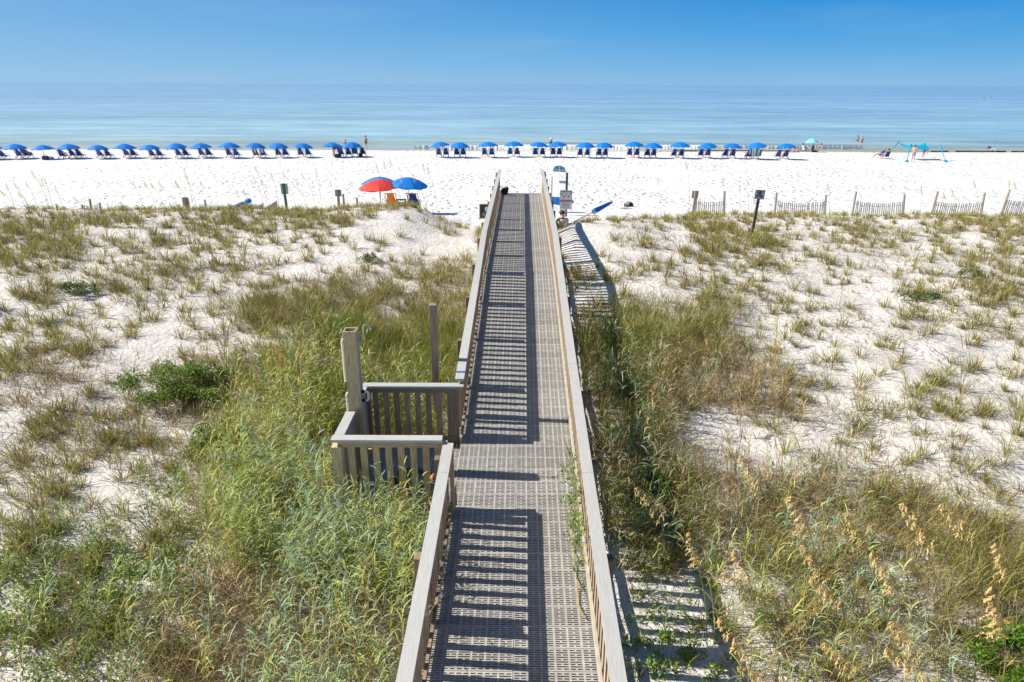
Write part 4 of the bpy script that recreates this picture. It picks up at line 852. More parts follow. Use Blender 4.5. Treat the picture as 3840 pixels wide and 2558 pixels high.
MB().box(-.24, .24, -.185, -.16, .28, .33).build('apron', GREYP, t)

# closed umbrella leaning in the sand
a = at_y(2168, 824, 24.6); b = at_y(2297, 757, 26.4); t = thing('closed_umbrella', 'closed blue beach umbrella leaning on its wooden pole in the sand', 'umbrella', a)
d = (b - a); mid = a + d * .42
world_part(t, 'pole', MB().tube([a - d * .12, b], .02, 8), CHW)
V = []; Fq = []; kk = 16; rs_ = [(0, .075), (.12, .085), (.4, .070), (.75, .05), (.95, .032), (1, .01)]; dn = (b - mid).normalized(); s1 = dn.cross(Vector((0, 0, 1))).normalized(); s2 = s1.cross(dn)
for (f_, r_) in rs_:
    for j in range(kk):
        an = 2 * math.pi * j / kk; rr = r_ * (1 + (.22 if j % 2 else -.22)); V.append(mid + (b - mid) * f_ + s1 * rr * math.cos(an) + s2 * rr * math.sin(an))
for i in range(len(rs_) - 1):
    for j in range(kk): Fq.append((i * kk + j, i * kk + (j + 1) % kk, (i + 1) * kk + (j + 1) % kk, (i + 1) * kk + j))
Fq.append(tuple(range(kk))[::-1]); world_part(t, 'canopy', MB().add(V, Fq), BLUE)
for j in range(5):
    an = 1.25 * j; world_part(t, 'rib_tip', MB().ball(mid + s1 * .11 * math.cos(an) + s2 * .11 * math.sin(an) - dn * .02, .022, 6, 4), WHITEP)
world_part(t, 'tie_cord', MB().tube([b, b + Vector((0, 0, -.62))], .006, 4), WHITEP)

# ------------------------------------------------------------------ signs
def sign_text(par, s, size, x, z, material, y=-.016, bold=0.0): return text('lettering', s, size, material, par, (x, y, z), (math.pi / 2, 0, 0), bold)
# keep off dunes
g = ground_hit(2820, 886); tp = at_y(2841, 712, g.y); H = tp.z - g.z
t = thing('dune_sign', 'square grey KEEP OFF DUNES sign on a leaning brown post', 'sign', g); t.rotation_euler = (0, R(3.2), 0)
MB().bbox(-.04, .04, 0, .08, -.3, H - .05).build('post', mat('dark_post', (.10, .075, .06), .85, .3, 9, (4, 4, .5), .5, .1), t)
pl = MB().box(-.165, .165, -.012, -.004, H - .31, H).build('plate', SIGNG, t)
for bx_ in ((-.15, .15, H - .017, H - .007), (-.15, .15, H - .303, H - .293), (-.158, -.148, H - .300, H - .010), (.148, .158, H - .300, H - .010)): MB().box(bx_[0], bx_[1], -.0155, -.0125, bx_[2], bx_[3]).build('border', INK, t)
MB().box(-.05, .05, -.0155, -.0125, H - .045, H - .035).build('small_print', INK, t); MB().box(.02, .09, -.0155, -.0125, H - .255, H - .248).build('small_print', INK, t)
for k, s_ in enumerate(('KEEP', 'OFF', 'DUNES')): sign_text(t, s_, .072, -.01, H - .085 - k * .062, INK, bold=.003)
# sign backs
def sign_back(label, px, ptop, pw, ph, Y, post_mat, plate_mat, lean=0.0):
    tp = at_y(px, ptop, Y); g = gz(tp.x, Y); t = thing('dune_sign', label, 'sign', (tp.x, Y, g)); t.rotation_euler = (0, lean, 0); H = tp.z - g
    MB().bbox(-.045, .045, -.09, -.002, -.3, H + .02).build('post', post_mat, t); MB().box(-pw / 2, pw / 2, 0, .012, H - ph, H).build('plate', plate_mat, t); return t
GREEN = mat('green_post', (.05, .17, .09), .7, .25, 8, (4, 4, .6), .3, 0)
sign_back('back of a pale sign on a green post at the dune crest', 1067, 689, .31, .44, 29.6, GREEN, flat('pale_plate', (.50, .56, .56)), -.03)
sign_back('back of a weathered sign on a square post by the fence near the green post', 695, 741, .29, .36, 30.2, GREYP, GREYP, -.02)
sign_back('back of a grey sign by short fence posts near the red umbrella', 1268, 712, .28, .28, 30.0, GREYP, flat('grey_plate', (.36, .35, .33)), -.01)
sign_back('back of a small tilted sign where the long sand fence begins', 2604, 716, .28, .33, 30.3, GREYP, flat('tan_plate', (.34, .29, .22)), .05)
# warning flag sign
g = ground_hit(2120, 826); fs = at_y(2120, 714, g.y); w_ = .60; H = fs.z - g.z
t = thing('warning_sign', 'white beach warning flag sign with red and blue lettering on thin metal legs', 'sign', g); t.rotation_euler = (0, 0, 0)
for sx in (-.27, .27): MB().box(sx - .012, sx + .012, .002, .024, -.3, H - .02).build('leg', METAL, t)
MB().box(-w_ / 2, w_ / 2, -.010, 0, H - .92, H).build('plate', SIGNW, t)
inkb = flat('ink_blue', (.06, .10, .30)); inkr = flat('ink_red', (.60, .04, .05)); inkg = flat('ink_green', (.03, .25, .08)); inky = flat('ink_yellow', (.70, .62, .12)); inkp = flat('ink_purple', (.14, .02, .20))
def blk(x, z, wx, hz, mt): MB().box(x - wx / 2, x + wx / 2, -.0138, -.0105, z - hz / 2, z + hz / 2).build('printed_block', mt, t)
sign_text(t, 'Warning Flag Codes', .058, 0, H - .06, INK, bold=.001)
blk(0, H - .017, .56, .012, INK)
for x, z, mt in ((-.23, H - .16, inkg), (.0, H - .16, inky), (.23, H - .15, inkr), (-.11, H - .29, inkr), (.12, H - .28, inkp)):
    blk(x, z, .09 if mt is not inky else .10, .05 if mt is not inky else .08, mt); blk(x, z - .075, .09, .012, INK)
blk(0, H - .50, .54, .10, inkr)
sign_text(t, 'NO LIFEGUARD ON DUTY', .040, 0, H - .48, SIGNW, -.0165); sign_text(t, 'SWIM AT YOUR OWN RISK', .038, 0, H - .523, SIGNW, -.0165)
sign_text(t, 'How To Escape A Rip Current', .034, 0, H - .595, INK)
blk(0, H - .68, .36, .085, flat('ink_pale_blue', (.30, .36, .58))); sign_text(t, 'RIP CURRENTS', .052, 0, H - .77, inkr, bold=.001)
for k in range(2): blk(0, H - .82 - .035 * k, .46 - .2 * k, .01, INK)
# folded arch-shaped rules sign behind it
Y = 35.6; c = at_y(2098, 620, Y); g = gz(c.x, Y)
t = thing('rules_sign', 'tall white arch-topped beach rules sign with a blue dome on dark posts', 'sign', (c.x, Y, g), -.55); H = c.z - g
navy = flat('sign_navy', (.05, .12, .27))
for sx in (-1, 1):
    r_ = .37; n_ = 10; b0 = H - 1.6; out_ = [(0, b0), (sx * r_, b0), (sx * r_, H - .37)]
    arc = [(sx * r_ * math.cos(a), H - .37 + r_ * math.sin(a)) for a in np.linspace(0, math.pi / 2, n_)]
    x_off = sx * .012
    def slab(pts, yo, th): 
        V = [(x + x_off, yo, z) for x, z in pts] + [(x + x_off, yo + th, z) for x, z in pts]; n = len(pts)
        return MB().add(V, [tuple(range(n)) if sx > 0 else tuple(range(n))[::-1], tuple(range(n, 2 * n))[::-1] if sx > 0 else tuple(range(n, 2 * n))] + [(i, (i + 1) % n, n + (i + 1) % n, n + i) for i in range(n)])
    slab([(0, b0), (sx * r_, b0), (sx * r_, H - .371)] + arc[1:], 0, .02).build('panel', WHITEP, t)
    dome = [(sx * .0, H - .30)]
    nn_ = 8
    for k in range(nn_): dome += [(sx * r_ * .98 * (k + .5) / nn_, H - .33 - .0), (sx * r_ * .98 * (k + 1) / nn_, H - .30)]
    slab(dome + [(sx * r_ * .985 * math.cos(a), H - .30 + (r_ - .085) * math.sin(a)) for a in np.linspace(.1, math.pi / 2, n_)], -.006, .005).build('dome_print', navy, t)
    MB().box(sx * .40 - .05, sx * .40 + .05, .03, .13, -.3, H - .35 if sx > 0 else H - .6).build('post', mat('dark_sign_post', (.12, .10, .09), .85, .3, 9, (4, 4, .5), .4, .05), t)
sign_text(t, 'Beach Rules', .07, -.19, H - .24, WHITEP, -.010); sign_text(t, 'Safety Tips', .07, .19, H - .24, WHITEP, -.010)
MB().box(.02, .375, -.008, -.002, H - .88, H - .76).build('band_print', flat('band_blue', (.12, .18, .42)), t)
for x, z, mt in ((.03, -.48, inkr), (.03, -.56, inkr), (.2, -.54, INK), (.2, -.62, INK), (.1, -1.2, inkg), (.26, -1.22, INK)): MB().box(x, x + .03, -.008, -.002, H + z, H + z + .025).build('small_mark', mt, t)
# open blue umbrella lying behind the signs
c = at_y(2103, 738, 38.3); t = thing('beach_umbrella', 'blue beach umbrella set low in the sand behind the rules sign', 'umbrella', (c.x, 38.3, gz(c.x, 38.3))); t.rotation_euler = (-.5, .1, 0)
umbrella_parts(t, .72, .42, c.z - gz(c.x, 38.3) + .25, BLUE, val=.06, tips=False)
# chalkboard A-frame
g = at_y(1822, 803, 35.2); gy = gz(g.x, 35.2); t = thing('chalkboard_sign', 'wood-framed black chalkboard sign with pale chalk drawing below the boardwalk', 'sign', (g.x, 35.2, gy))
for s_, nm in ((-1, 'front'), (1, 'back')):
    f = obj('frame', None); bpy.data.objects.remove(f)
    mb = MB()
    for bx_ in ((-.33, -.28, 0, .80), (.28, .33, 0, .80), (-.279, .279, .75, .80), (-.279, .279, .06, .12)): mb.box(bx_[0], bx_[1], -.015, .015, bx_[2], bx_[3])
    fo = mb.build('frame', flat('orange_wood', (.38, .17, .07)), t); fo.location = (0, s_ * .18, 0); fo.rotation_euler = (-s_ * -.2, 0, 0)
    bo = MB().box(-.279, .279, -.006, .006, .121, .749).build('board', flat('slate', (.02, .035, .035)), fo)
    if s_ < 0:
        MB().ball((.08, -.012, .56), .13, 14, 6, (1, .05, .9)).build('chalk_drawing', flat('chalk', (.45, .58, .58)), fo)
        for k in range(3): MB().box(-.18, .16 - .05 * k, -.0095, -.0062, .34 - .07 * k, .36 - .07 * k).build('chalk_line', flat('chalk', (.45, .58, .58)), fo)

# storage box with folded umbrella on the dune crest
a = at_y(868, 790, 30.4); b = at_y(968, 788, 30.4); zb_ = min(gz(a.x, 30.4), gz(b.x, 30.4)) ; t = thing('storage_box', 'low tan wooden storage box with white lid behind the dune grass', 'box', (a.x, 30.4, zb_))
W_ = b.x - a.x; hh = at_y(900, 774, 30.4).z - zb_
mb = MB().box(0, W_, 0, .7, 0, hh); mb.build('body', PINEX, t); MB().bbox(-.02, W_ + .02, -.02, .74, hh + .002, hh + .05).build('lid', WHITEP, t)
a = at_y(842, 790, 30.2); b = at_y(942, 750, 30.6); t = thing('closed_umbrella', 'folded blue umbrella with white print lying across the storage box', 'umbrella', a); d = b - a
world_part(t, 'pole', MB().tube([a - d * .25, b], .018, 6), CHW)
world_part(t, 'canopy', MB().tube([a, a + d * .25, a + d * .7, a + d * .93, b], [.05, .06, .085, .12, .07], 10), BLUE); world_part(t, 'printed_patch', MB().tube([a + d * .72, a + d * .86], [.0895, .108], 10), flat('white_print', (.4, .5, .65)))
a = at_y(968, 788, 30.6); b = at_y(1040, 786, 30.6); t = thing('leaning_board', 'weathered tan board propped up beside the storage box', 'board', (a.x, 30.6, zb_)); W2 = b.x - a.x
MB().hexa([(0, 0, 0), (W2, .05, 0), (W2, .1, 0), (0, .05, 0), (0, 0, .22), (W2, .05, at_y(1036, 753, 30.6).z - zb_), (W2, .1, at_y(1036, 753, 30.6).z - zb_), (0, .05, .22)]).build('board', GREYP, t)

# ------------------------------------------------------------------ sand fences
LATH = MB().box(-.019, .019, -.005, .005, -.25, .80).mesh('slat', mat('fence_lath', (.47, .42, .35), .85, .3, 9, (5, 5, .5), .4, .25))
WIRE = flat('fence_wire', (.20, .19, .18))
def fence(label, posts, Y, slat_top, spans):
    """posts: (px_top, py_top, px_base); spans: index pairs with slats"""
    p0 = at_y(posts[0][2], 760, Y); t = thing('sand_fence', label, 'fence', (p0.x, Y, gz(p0.x, Y))); tops = []
    for (px, py, pb) in posts:
        tp = at_y(px, py, Y); xb = at_y(pb, 820, Y).x; bs = Vector((xb, Y, gz(xb, Y) - .3)); tops.append((bs, tp))
        world_part(t, 'post', MB().tube([bs, bs.lerp(tp, .5), tp], [.052, .05, .046], 8), GREYP)
    for (i, j) in spans:
        (b0, t0_), (b1, t1_) = tops[i], tops[j]; L_ = (b1 - b0).length; n = max(3, int(L_ / .092))
        for k in range(1, n):
            f_ = k / n; b_ = b0.lerp(b1, f_); lean = math.atan2(t0_.x - b0.x, t0_.z - b0.z) * (1 - f_) + math.atan2(t1_.x - b1.x, t1_.z - b1.z) * f_
            sag = .10 * 4 * f_ * (1 - f_); zt_ = at_y(3000, slat_top, Y).z - sag + random.uniform(-.02, .02)
            base = gz(b_.x, Y); s = child(t, 'slat', LATH, (b_.x + (zt_ - .8 - base) * 0, Y - .06 + random.uniform(-.01, .01), zt_ - .80), (0, lean + random.uniform(-.03, .03), 0))
        for fz in (.15, .55):
            pts = []
            for k in range(9):
                f_ = k / 8; b_ = b0.lerp(b1, f_); pts.append((b_.x, Y - .068, at_y(3000, slat_top, Y).z - .10 * 4 * f_ * (1 - f_) - fz))
            world_part(t, 'wire', MB().tube(pts, .006, 4), WIRE)
    return t
fence('sand fence section of thin slats beginning beside the tilted sign', [(2612, 730, 2606), (2717, 717, 2716)], 30.6, 750, [(0, 1)])
fence('sand fence section beside the KEEP OFF DUNES sign with a leaning first post', [(2913, 722, 2903), (3097, 731, 3094)], 30.6, 752, [(0, 1)])
fence('sand fence section with a strongly leaning thick post and sagging slats', [(3211, 718, 3192), (3392, 729, 3386)], 30.7, 752, [(0, 1)])
fence('sand fence section between a leaning post and a straighter one further on', [(3517, 718, 3488), (3693, 722, 3676)], 30.8, 752, [(0, 1)])
fence('last sand fence section with the most steeply leaning post', [(3787, 710, 3744), (3960, 722, 3944)], 30.9, 745, [(0, 1)])
fence('short leaning fence remnant with splayed slats behind tall sea oats', [(308, 768, 316), (336, 746, 347), (373, 761, 386)], 30.2, 770, [(0, 1), (1, 2)])
fence('short fence remnant running from the weathered sign back', [(706, 762, 708), (768, 749, 776)], 30.4, 775, [(0, 1)])
fence('low fence remnant of thin slats near the red umbrella', [(1287, 728, 1292), (1338, 742, 1342)], 30.2, 772, [(0, 1)])

# ------------------------------------------------------------------ vegetation
def blades(P, ang, L, W, th0, th1, c0, c1, seg=3, twist=None):
    """ribbons that start at P, head towards ang, begin th0 off vertical and bend by th1; returns verts, tris, colours"""
    n = len(P); t = np.linspace(0, 1, seg + 1); pts = np.zeros((n, seg + 1, 3)); pts[:, 0] = P
    for k in range(1, seg + 1):
        th = th0 + th1 * (t[k] + t[k - 1]) / 2; st = L / seg
        pts[:, k, 0] = pts[:, k - 1, 0] + np.sin(th) * np.cos(ang) * st
        pts[:, k, 1] = pts[:, k - 1, 1] + np.sin(th) * np.sin(ang) * st
        pts[:, k, 2] = pts[:, k - 1, 2] + np.cos(th) * st
    a2 = ang + math.pi / 2 + (twist if twist is not None else rng.uniform(-.9, .9, n)); sd_ = np.stack([np.cos(a2), np.sin(a2), rng.uniform(-.35, .35, n)], 1)
    prof = (1 - t ** 2.2) * (.75 + .25 * np.minimum(1, t * 4)); V = np.zeros((n, 2 * seg + 1, 3)); Cc = np.zeros((n, 2 * seg + 1, 4)); Cc[..., 3] = 1
    for k in range(seg):
        off = sd_ * (W * prof[k] / 2)[:, None]; V[:, 2 * k] = pts[:, k] - off; V[:, 2 * k + 1] = pts[:, k] + off
        cc = c0 * (1 - t[k]) + c1 * t[k]; Cc[:, 2 * k, :3] = cc; Cc[:, 2 * k + 1, :3] = cc
    V[:, 2 * seg] = pts[:, seg]; Cc[:, 2 * seg, :3] = c1
    T = []
    for k in range(seg - 1): a = 2 * k; T += [(a, a + 1, a + 3), (a, a + 3, a + 2)]
    T.append((2 * seg - 2, 2 * seg - 1, 2 * seg)); T = np.array(T)
    F_ = (np.arange(n) * (2 * seg + 1))[:, None, None] + T[None]
    return V.reshape(-1, 3), F_.reshape(-1, 3), Cc.reshape(-1, 4), pts
class Leaves:
    def __init__(s): s.V = []; s.F = []; s.C = []; s.n = 0
    def add(s, V, F_, Cc, *_):
        s.V.append(V); s.F.append(F_ + s.n); s.C.append(Cc); s.n += len(V); return s
    def mesh(s, name, origin=None):
        V = np.concatenate(s.V); F_ = np.concatenate(s.F); Cc = np.concatenate(s.C)
        if origin is not None: V = V - np.array(origin)
        me = bpy.data.meshes.new(name); me.vertices.add(len(V)); me.vertices.foreach_set('co', V.ravel().astype(np.float32))
        me.loops.add(F_.size); me.loops.foreach_set('vertex_index', F_.ravel().astype(np.int32)); me.polygons.add(len(F_))
        me.polygons.foreach_set('loop_start', np.arange(0, F_.size, 3, dtype=np.int32)); me.materials.append(LEAF); me.update(calc_edges=True)
        a = me.color_attributes.new('col', 'FLOAT_COLOR', 'POINT'); a.data.foreach_set('color', np.clip(Cc, 0, 1).ravel().astype(np.float32))
        return me
def colr(base, n, var=.22, hue=.10):
    b = np.array(base)[None] * rng.uniform(1 - var, 1 + var, (n, 1)); return b * rng.uniform(1 - hue, 1 + hue, (n, 3))
def pick(cols, wts, n, var=.22):
    i = rng.choice(len(cols), n, p=np.array(wts) / sum(wts)); return np.array(cols)[i] * rng.uniform(1 - var, 1 + var, (n, 1)) * rng.uniform(.92, 1.08, (n, 3))
OLIVE = (.29, .295, .06); YELG = (.44, .47, .085); STRAW = (.55, .42, .18); BROWN = (.24, .145, .07); DGREEN = (.10, .15, .025); BLUEG = (.38, .50, .31); PALEG = (.52, .57, .18); TWIG = (.22, .165, .135); GREENG = (.20, .31, .04)

def tuft(Lv, P, n, Lm, spread, cols, wts, W=.008, dead=.3):
    ang = rng.uniform(0, 6.28, n); r_ = np.abs(rng.normal(0, spread, n)); B = np.array(P)[None] + np.stack([np.cos(ang) * r_, np.sin(ang) * r_, -.02 * np.ones(n)], 1)
    L = Lm * rng.uniform(.5, 1.15, n); th0 = np.abs(rng.normal(.18, .16, n)) + r_ * .8; th1 = rng.uniform(.2, 1.25, n)
    c1 = pick(cols, wts, n); c0 = pick([BROWN, STRAW, cols[0]], [.4, .3, .5], n)
    Lv.add(*blades(B, ang + rng.normal(0, .4, n), L, W * rng.uniform(.7, 1.3, n), th0, th1, c0, c1))
    m_ = int(n * dead)                      # matted dead leaves round the base
    if m_:
        ang = rng.uniform(0, 6.28, m_); r_ = np.abs(rng.normal(0, spread * 1.3, m_)); B = np.array(P)[None] + np.stack([np.cos(ang) * r_, np.sin(ang) * r_, .0 * np.ones(m_)], 1)
        c = pick([BROWN, TWIG, STRAW], [.45, .42, .13], m_) * .85; Lv.add(*blades(B, ang, Lm * rng.uniform(.3, .75, m_), W * .9 * np.ones(m_), rng.uniform(.7, 1.35, m_), rng.uniform(.1, .7, m_), c, c))

def poly_in(px, py, poly):
    poly = np.array(poly, float) * 1.6313; inside = np.zeros(len(px), bool); j = len(poly) - 1
    for i in range(len(poly)):
        xi, yi = poly[i]; xj, yj = poly[j]
        c = ((yi > py) != (yj > py)) & (px < (xj - xi) * (py - yi) / (yj - yi + 1e-9) + xi); inside ^= c; j = i
    return inside
Z = dict(                                   # ground patches, outlined on the picture and projected onto the dunes
    panic=[(560, 1010), (640, 880), (700, 830), (770, 820), (840, 930), (765, 1010), (765, 1130), (900, 1110), (985, 1150), (935, 1450), (640, 1360), (500, 1290), (430, 1190)],
    thatch=[(500, 1290), (640, 1340), (940, 1420), (915, 1640), (330, 1640), (360, 1400)],
    herbs=[(0, 1200), (90, 1170), (200, 1240), (330, 1110), (420, 1010), (560, 900), (600, 960), (500, 1130), (430, 1250), (520, 1400), (430, 1640), (0, 1640)],
    mid=[(500, 720), (600, 680), (760, 665), (900, 650), (1095, 625), (1085, 880), (860, 885), (820, 810), (640, 880), (530, 930), (490, 800)],
    fringe=[(0, 880), (150, 830), (300, 850), (520, 920), (540, 990), (330, 1070), (110, 1060), (60, 980), (0, 960)],
    rail=[(1330, 740), (1420, 690), (1470, 690), (1560, 700), (1700, 790), (1640, 840), (1520, 870), (1480, 940), (1370, 960)],
    brown=[(1370, 880), (1560, 830), (1740, 800), (1800, 880), (1800, 980), (1900, 990), (2000, 1060), (1890, 1190), (1640, 1230), (1500, 1300), (1410, 1250)],
    right=[(2000, 1110), (2150, 1040), (2290, 1090), (2500, 1220), (2500, 1640), (2200, 1540), (2110, 1400), (2000, 1300)],
    low=[(1440, 1250), (1640, 1220), (1900, 1180), (2010, 1110), (2020, 1320), (2130, 1420), (2220, 1560), (2220, 1640), (1480, 1640)],
    shade=[(1340, 770), (1385, 900), (1415, 1100), (1445, 1310), (1560, 1280), (1530, 1100), (1470, 880), (1420, 770)],
    stripes=[(1420, 1350), (1610, 1330), (1700, 1640), (1440, 1640)])
Z2 = dict(top=[(1270, 500), (1400, 500), (1430, 690), (1310, 700)])
def free(x, y):                              # keep clear of the deck and the platform
    u = x - xc(y); return (np.abs(u) > 1.17) & ~((x > -2.62) & (x < -.9) & (y > 8.05) & (y < 10.28))
def scatter(n_per_m2, y0=3.0, y1=31.5):
    out_ = []
    for a in np.arange(y0, y1, 1.0):
        wd = .80 * a + 4.5; k = int(n_per_m2 * 2 * wd); out_.append(np.stack([rng.uniform(-wd, wd, k), rng.uniform(a, a + 1, k)], 1))
    q = np.concatenate(out_); q = q[free(q[:, 0], q[:, 1])]; z = terrain(q[:, 0], q[:, 1]); return np.column_stack([q, z])
patch = lambda x, y, s, sd_: smooth_noise(x * s, y * s, sd_)

G_fine, G_panic, G_thatch, G_herb, G_litter = Leaves(), Leaves(), Leaves(), Leaves(), Leaves()
S = scatter(60); PXs, PYs = project(S); jx, jy = rng.normal(0, 60, len(S)) + 70 * smooth_noise(S[:, 0] * 2, S[:, 1] * 2, 71), rng.normal(0, 45, len(S)) + 60 * smooth_noise(S[:, 0] * 2, S[:, 1] * 2, 72); inz = {k: poly_in(PXs + jx, PYs + jy, v) for k, v in Z.items()}
thin = (poly_in(PXs + .4 * jx, PYs + .4 * jy, Z['stripes']) | poly_in(PXs + .3 * jx, PYs + .3 * jy, Z2['top'])) & (rng.random(len(S)) < .9)
for k in inz: inz[k] = inz[k] & ~thin
any_ = np.zeros(len(S), bool)
for k in inz: any_ |= inz[k]
# --- dense fine grass (long arching olive blades)
def fine(mask, keep, nb, Lm, cols, wts, spread=.10, W=.0065, dead=.25):
    ii = np.where(mask & (rng.random(len(S)) < keep))[0]
    for i in ii: tuft(G_fine, S[i], nb + int(rng.integers(0, nb // 2 + 1)), Lm * rng.uniform(.7, 1.25), spread, cols, wts, W + .00022 * S[i, 1], dead)
    return len(ii)
pn = patch(S[:, 0], S[:, 1], 1.3, 31); pn2 = patch(S[:, 0], S[:, 1], .8, 37)
fine(inz['mid'] & (pn > -.30), .30, 18, .50, [OLIVE, YELG, GREENG, BROWN, STRAW], [.30, .27, .15, .13, .15])
fine(inz['mid'] & (S[:, 1] < 15) & (S[:, 0] > -4.8), .40, 20, .72, [GREENG, OLIVE, DGREEN, YELG], [.3, .25, .1, .35])
fine(inz['fringe'] & (pn > -.15), .26, 18, .40, [BROWN, OLIVE, STRAW, YELG], [.25, .3, .25, .2], dead=.5)
fine(inz['rail'] & (pn > -.15), .34, 22, .70, [OLIVE, GREENG, YELG, STRAW], [.30, .25, .30, .15])
fine(inz['brown'] & (pn > -.25), .17, 16, .55, [STRAW, YELG, OLIVE, BROWN], [.35, .25, .25, .15], dead=.5)
fine(inz['right'] & (pn > .10), .46, 20, .58, [OLIVE, STRAW, YELG, BROWN, GREENG], [.25, .25, .25, .12, .13])
fine(inz['low'] & (pn > -.05), .32, 18, .46, [OLIVE, STRAW, YELG, GREENG], [.2, .3, .3, .2])
fine(inz['shade'], .30, 18, .80, [DGREEN, GREENG, OLIVE], [.35, .4, .25])
fine(inz['panic'], .26, 14, .65, [YELG, PALEG, STRAW], [.45, .3, .25])
fine(inz['herbs'] & (pn > .0), .10, 14, .40, [YELG, STRAW, OLIVE], [.4, .3, .3])
bp_ = (S[:, 0] > -3.6) & (S[:, 0] < -1.0) & (S[:, 1] > 10.25) & (S[:, 1] < 12.3)
fine(bp_, .42, 20, .85, [GREENG, YELG, OLIVE, DGREEN], [.35, .3, .2, .15], .12)
# --- blue-green panic grass: upright stems with short broad drooping leaves
def panic(mask, keep, hm, cols, wts, lw=.017):
    ii = np.where(mask & (rng.random(len(S)) < keep))[0]; n = len(ii)
    if not n: return
    B = S[ii] + np.column_stack([rng.normal(0, .05, n), rng.normal(0, .05, n), np.zeros(n)]); H = hm * rng.uniform(.55, 1.2, n); ang = rng.uniform(0, 6.28, n); cst = pick(cols, wts, n)
    th0 = np.abs(rng.normal(.05, .14, n)); th1 = rng.normal(.22, .25, n)
    V, F_, Cc, pts = blades(B, ang, H, .008 + .0003 * B[:, 1], th0, th1, cst * np.array([.9, .85, .6]), cst, 4); G_panic.add(V, F_, Cc)
    for k in range(11):
        f_ = (.20 + .070 * k + rng.uniform(-.03, .03, n)) * 4; i0 = np.clip(f_.astype(int), 0, 3); fr = np.clip(f_ - i0, 0, 1)[:, None]; ar = np.arange(n)
        p = pts[ar, i0] * (1 - fr) + pts[ar, i0 + 1] * fr
        use = rng.random(n) < .85; m_ = int(use.sum())
        if not m_: continue
        lc = cst[use] * rng.uniform(.8, 1.2, (m_, 1)); lc2 = np.where(rng.random((m_, 1)) < .12, np.array([STRAW]), lc)
        G_panic.add(*blades(p[use], rng.uniform(0, 6.28, m_), rng.uniform(.11, .27, m_), (lw + .00045 * B[use, 1]) * rng.uniform(.7, 1.25, m_), rng.uniform(.25, .7, m_), rng.uniform(.9, 2.1, m_), lc, lc2, 3))
bluish = (.33, .47, .30)
left_y = inz['panic'] & ((PXs < 1100) | (PYs < 1650))
blue_side = inz['panic'] & (PXs > 900) & (PYs > 1700)
panic(inz['panic'], .55, 1.0, [PALEG, YELG, BLUEG, STRAW], [.35, .3, .2, .15], .012)
panic(blue_side, 1.0, 1.05, [BLUEG, bluish, PALEG, YELG], [.38, .22, .25, .15], .012)
panic(left_y, .70, 1.0, [YELG, PALEG, GREENG, STRAW], [.38, .28, .26, .08], .012)
panic(inz['thatch'] & (pn > -.3), .34, .85, [BLUEG, PALEG, STRAW], [.4, .3, .3], .013)
panic(inz['herbs'] & (pn2 > .0), .12, .75, [BLUEG, PALEG, GREENG], [.3, .4, .3], .012)
panic(inz['brown'] & (pn > -.4), .30, .85, [BLUEG, STRAW, BROWN, (.42, .38, .24)], [.25, .35, .12, .28], .011)
panic(inz['low'] & (pn2 > -.2), .26, .65, [BLUEG, PALEG, STRAW], [.5, .3, .2], .012)
panic(inz['shade'], .60, .8, [BLUEG, GREENG, DGREEN], [.35, .4, .25], .013)
nl = (np.abs(S[:, 0] + 1.9) < .95) & (S[:, 1] > 4.0) & (S[:, 1] < 8.0)
panic(nl, .9, 1.05, [BLUEG, bluish, PALEG, YELG], [.38, .22, .25, .15], .012)
nf = (S[:, 0] > -2.7) & (S[:, 0] < -1.15) & (S[:, 1] > 7.0) & (S[:, 1] < 8.06)
panic(bp_, .5, .9, [PALEG, YELG, GREENG, BLUEG], [.3, .3, .2, .2], .011)
panic(nf, 1.0, 1.15, [BLUEG, bluish, PALEG, YELG], [.35, .2, .25, .2], .012)
# --- brown thatch of dead stalks
def thatch(mask, keep, nb, Lm, cols, wts):
    ii = np.where(mask & (rng.random(len(S)) < keep))[0]; n = len(ii) * nb
    if not n: return
    B = np.repeat(S[ii], nb, 0) + np.column_stack([rng.normal(0, .12, n), rng.normal(0, .12, n), rng.uniform(0, .25, n)])
    c = pick(cols, wts, n); G_thatch.add(*blades(B, rng.uniform(0, 6.28, n), Lm * rng.uniform(.3, 1.2, n), (.006 + .0002 * B[:, 1]) * rng.uniform(.6, 1.5, n), rng.uniform(.3, 1.45, n), rng.uniform(-.3, .8, n), c, c, 2))
thatch(inz['thatch'], .9, 18, .55, [BROWN, STRAW, TWIG], [.5, .3, .2])
thatch(inz['panic'], .8, 10, .5, [STRAW, YELG, BROWN], [.5, .25, .25])
thatch(inz['brown'] & (pn > -.4), .7, 11, .55, [STRAW, BROWN, TWIG], [.45, .35, .2])
thatch(inz['mid'] & (pn > -.5), .5, 6, .32, [BROWN, TWIG, STRAW], [.45, .35, .2])
thatch(inz['right'] & (pn > -.05), .50, 8, .45, [STRAW, BROWN, TWIG], [.5, .3, .2])
thatch(inz['low'] & (pn > -.4), .45, 7, .35, [STRAW, TWIG, BROWN], [.4, .3, .3])
thatch((inz['herbs'] | inz['fringe']) & (pn2 > -.4), .55, 7, .3, [TWIG, BROWN, STRAW], [.4, .35, .25])
thatch(inz['rail'], .5, 7, .4, [BROWN, STRAW], [.6, .4])
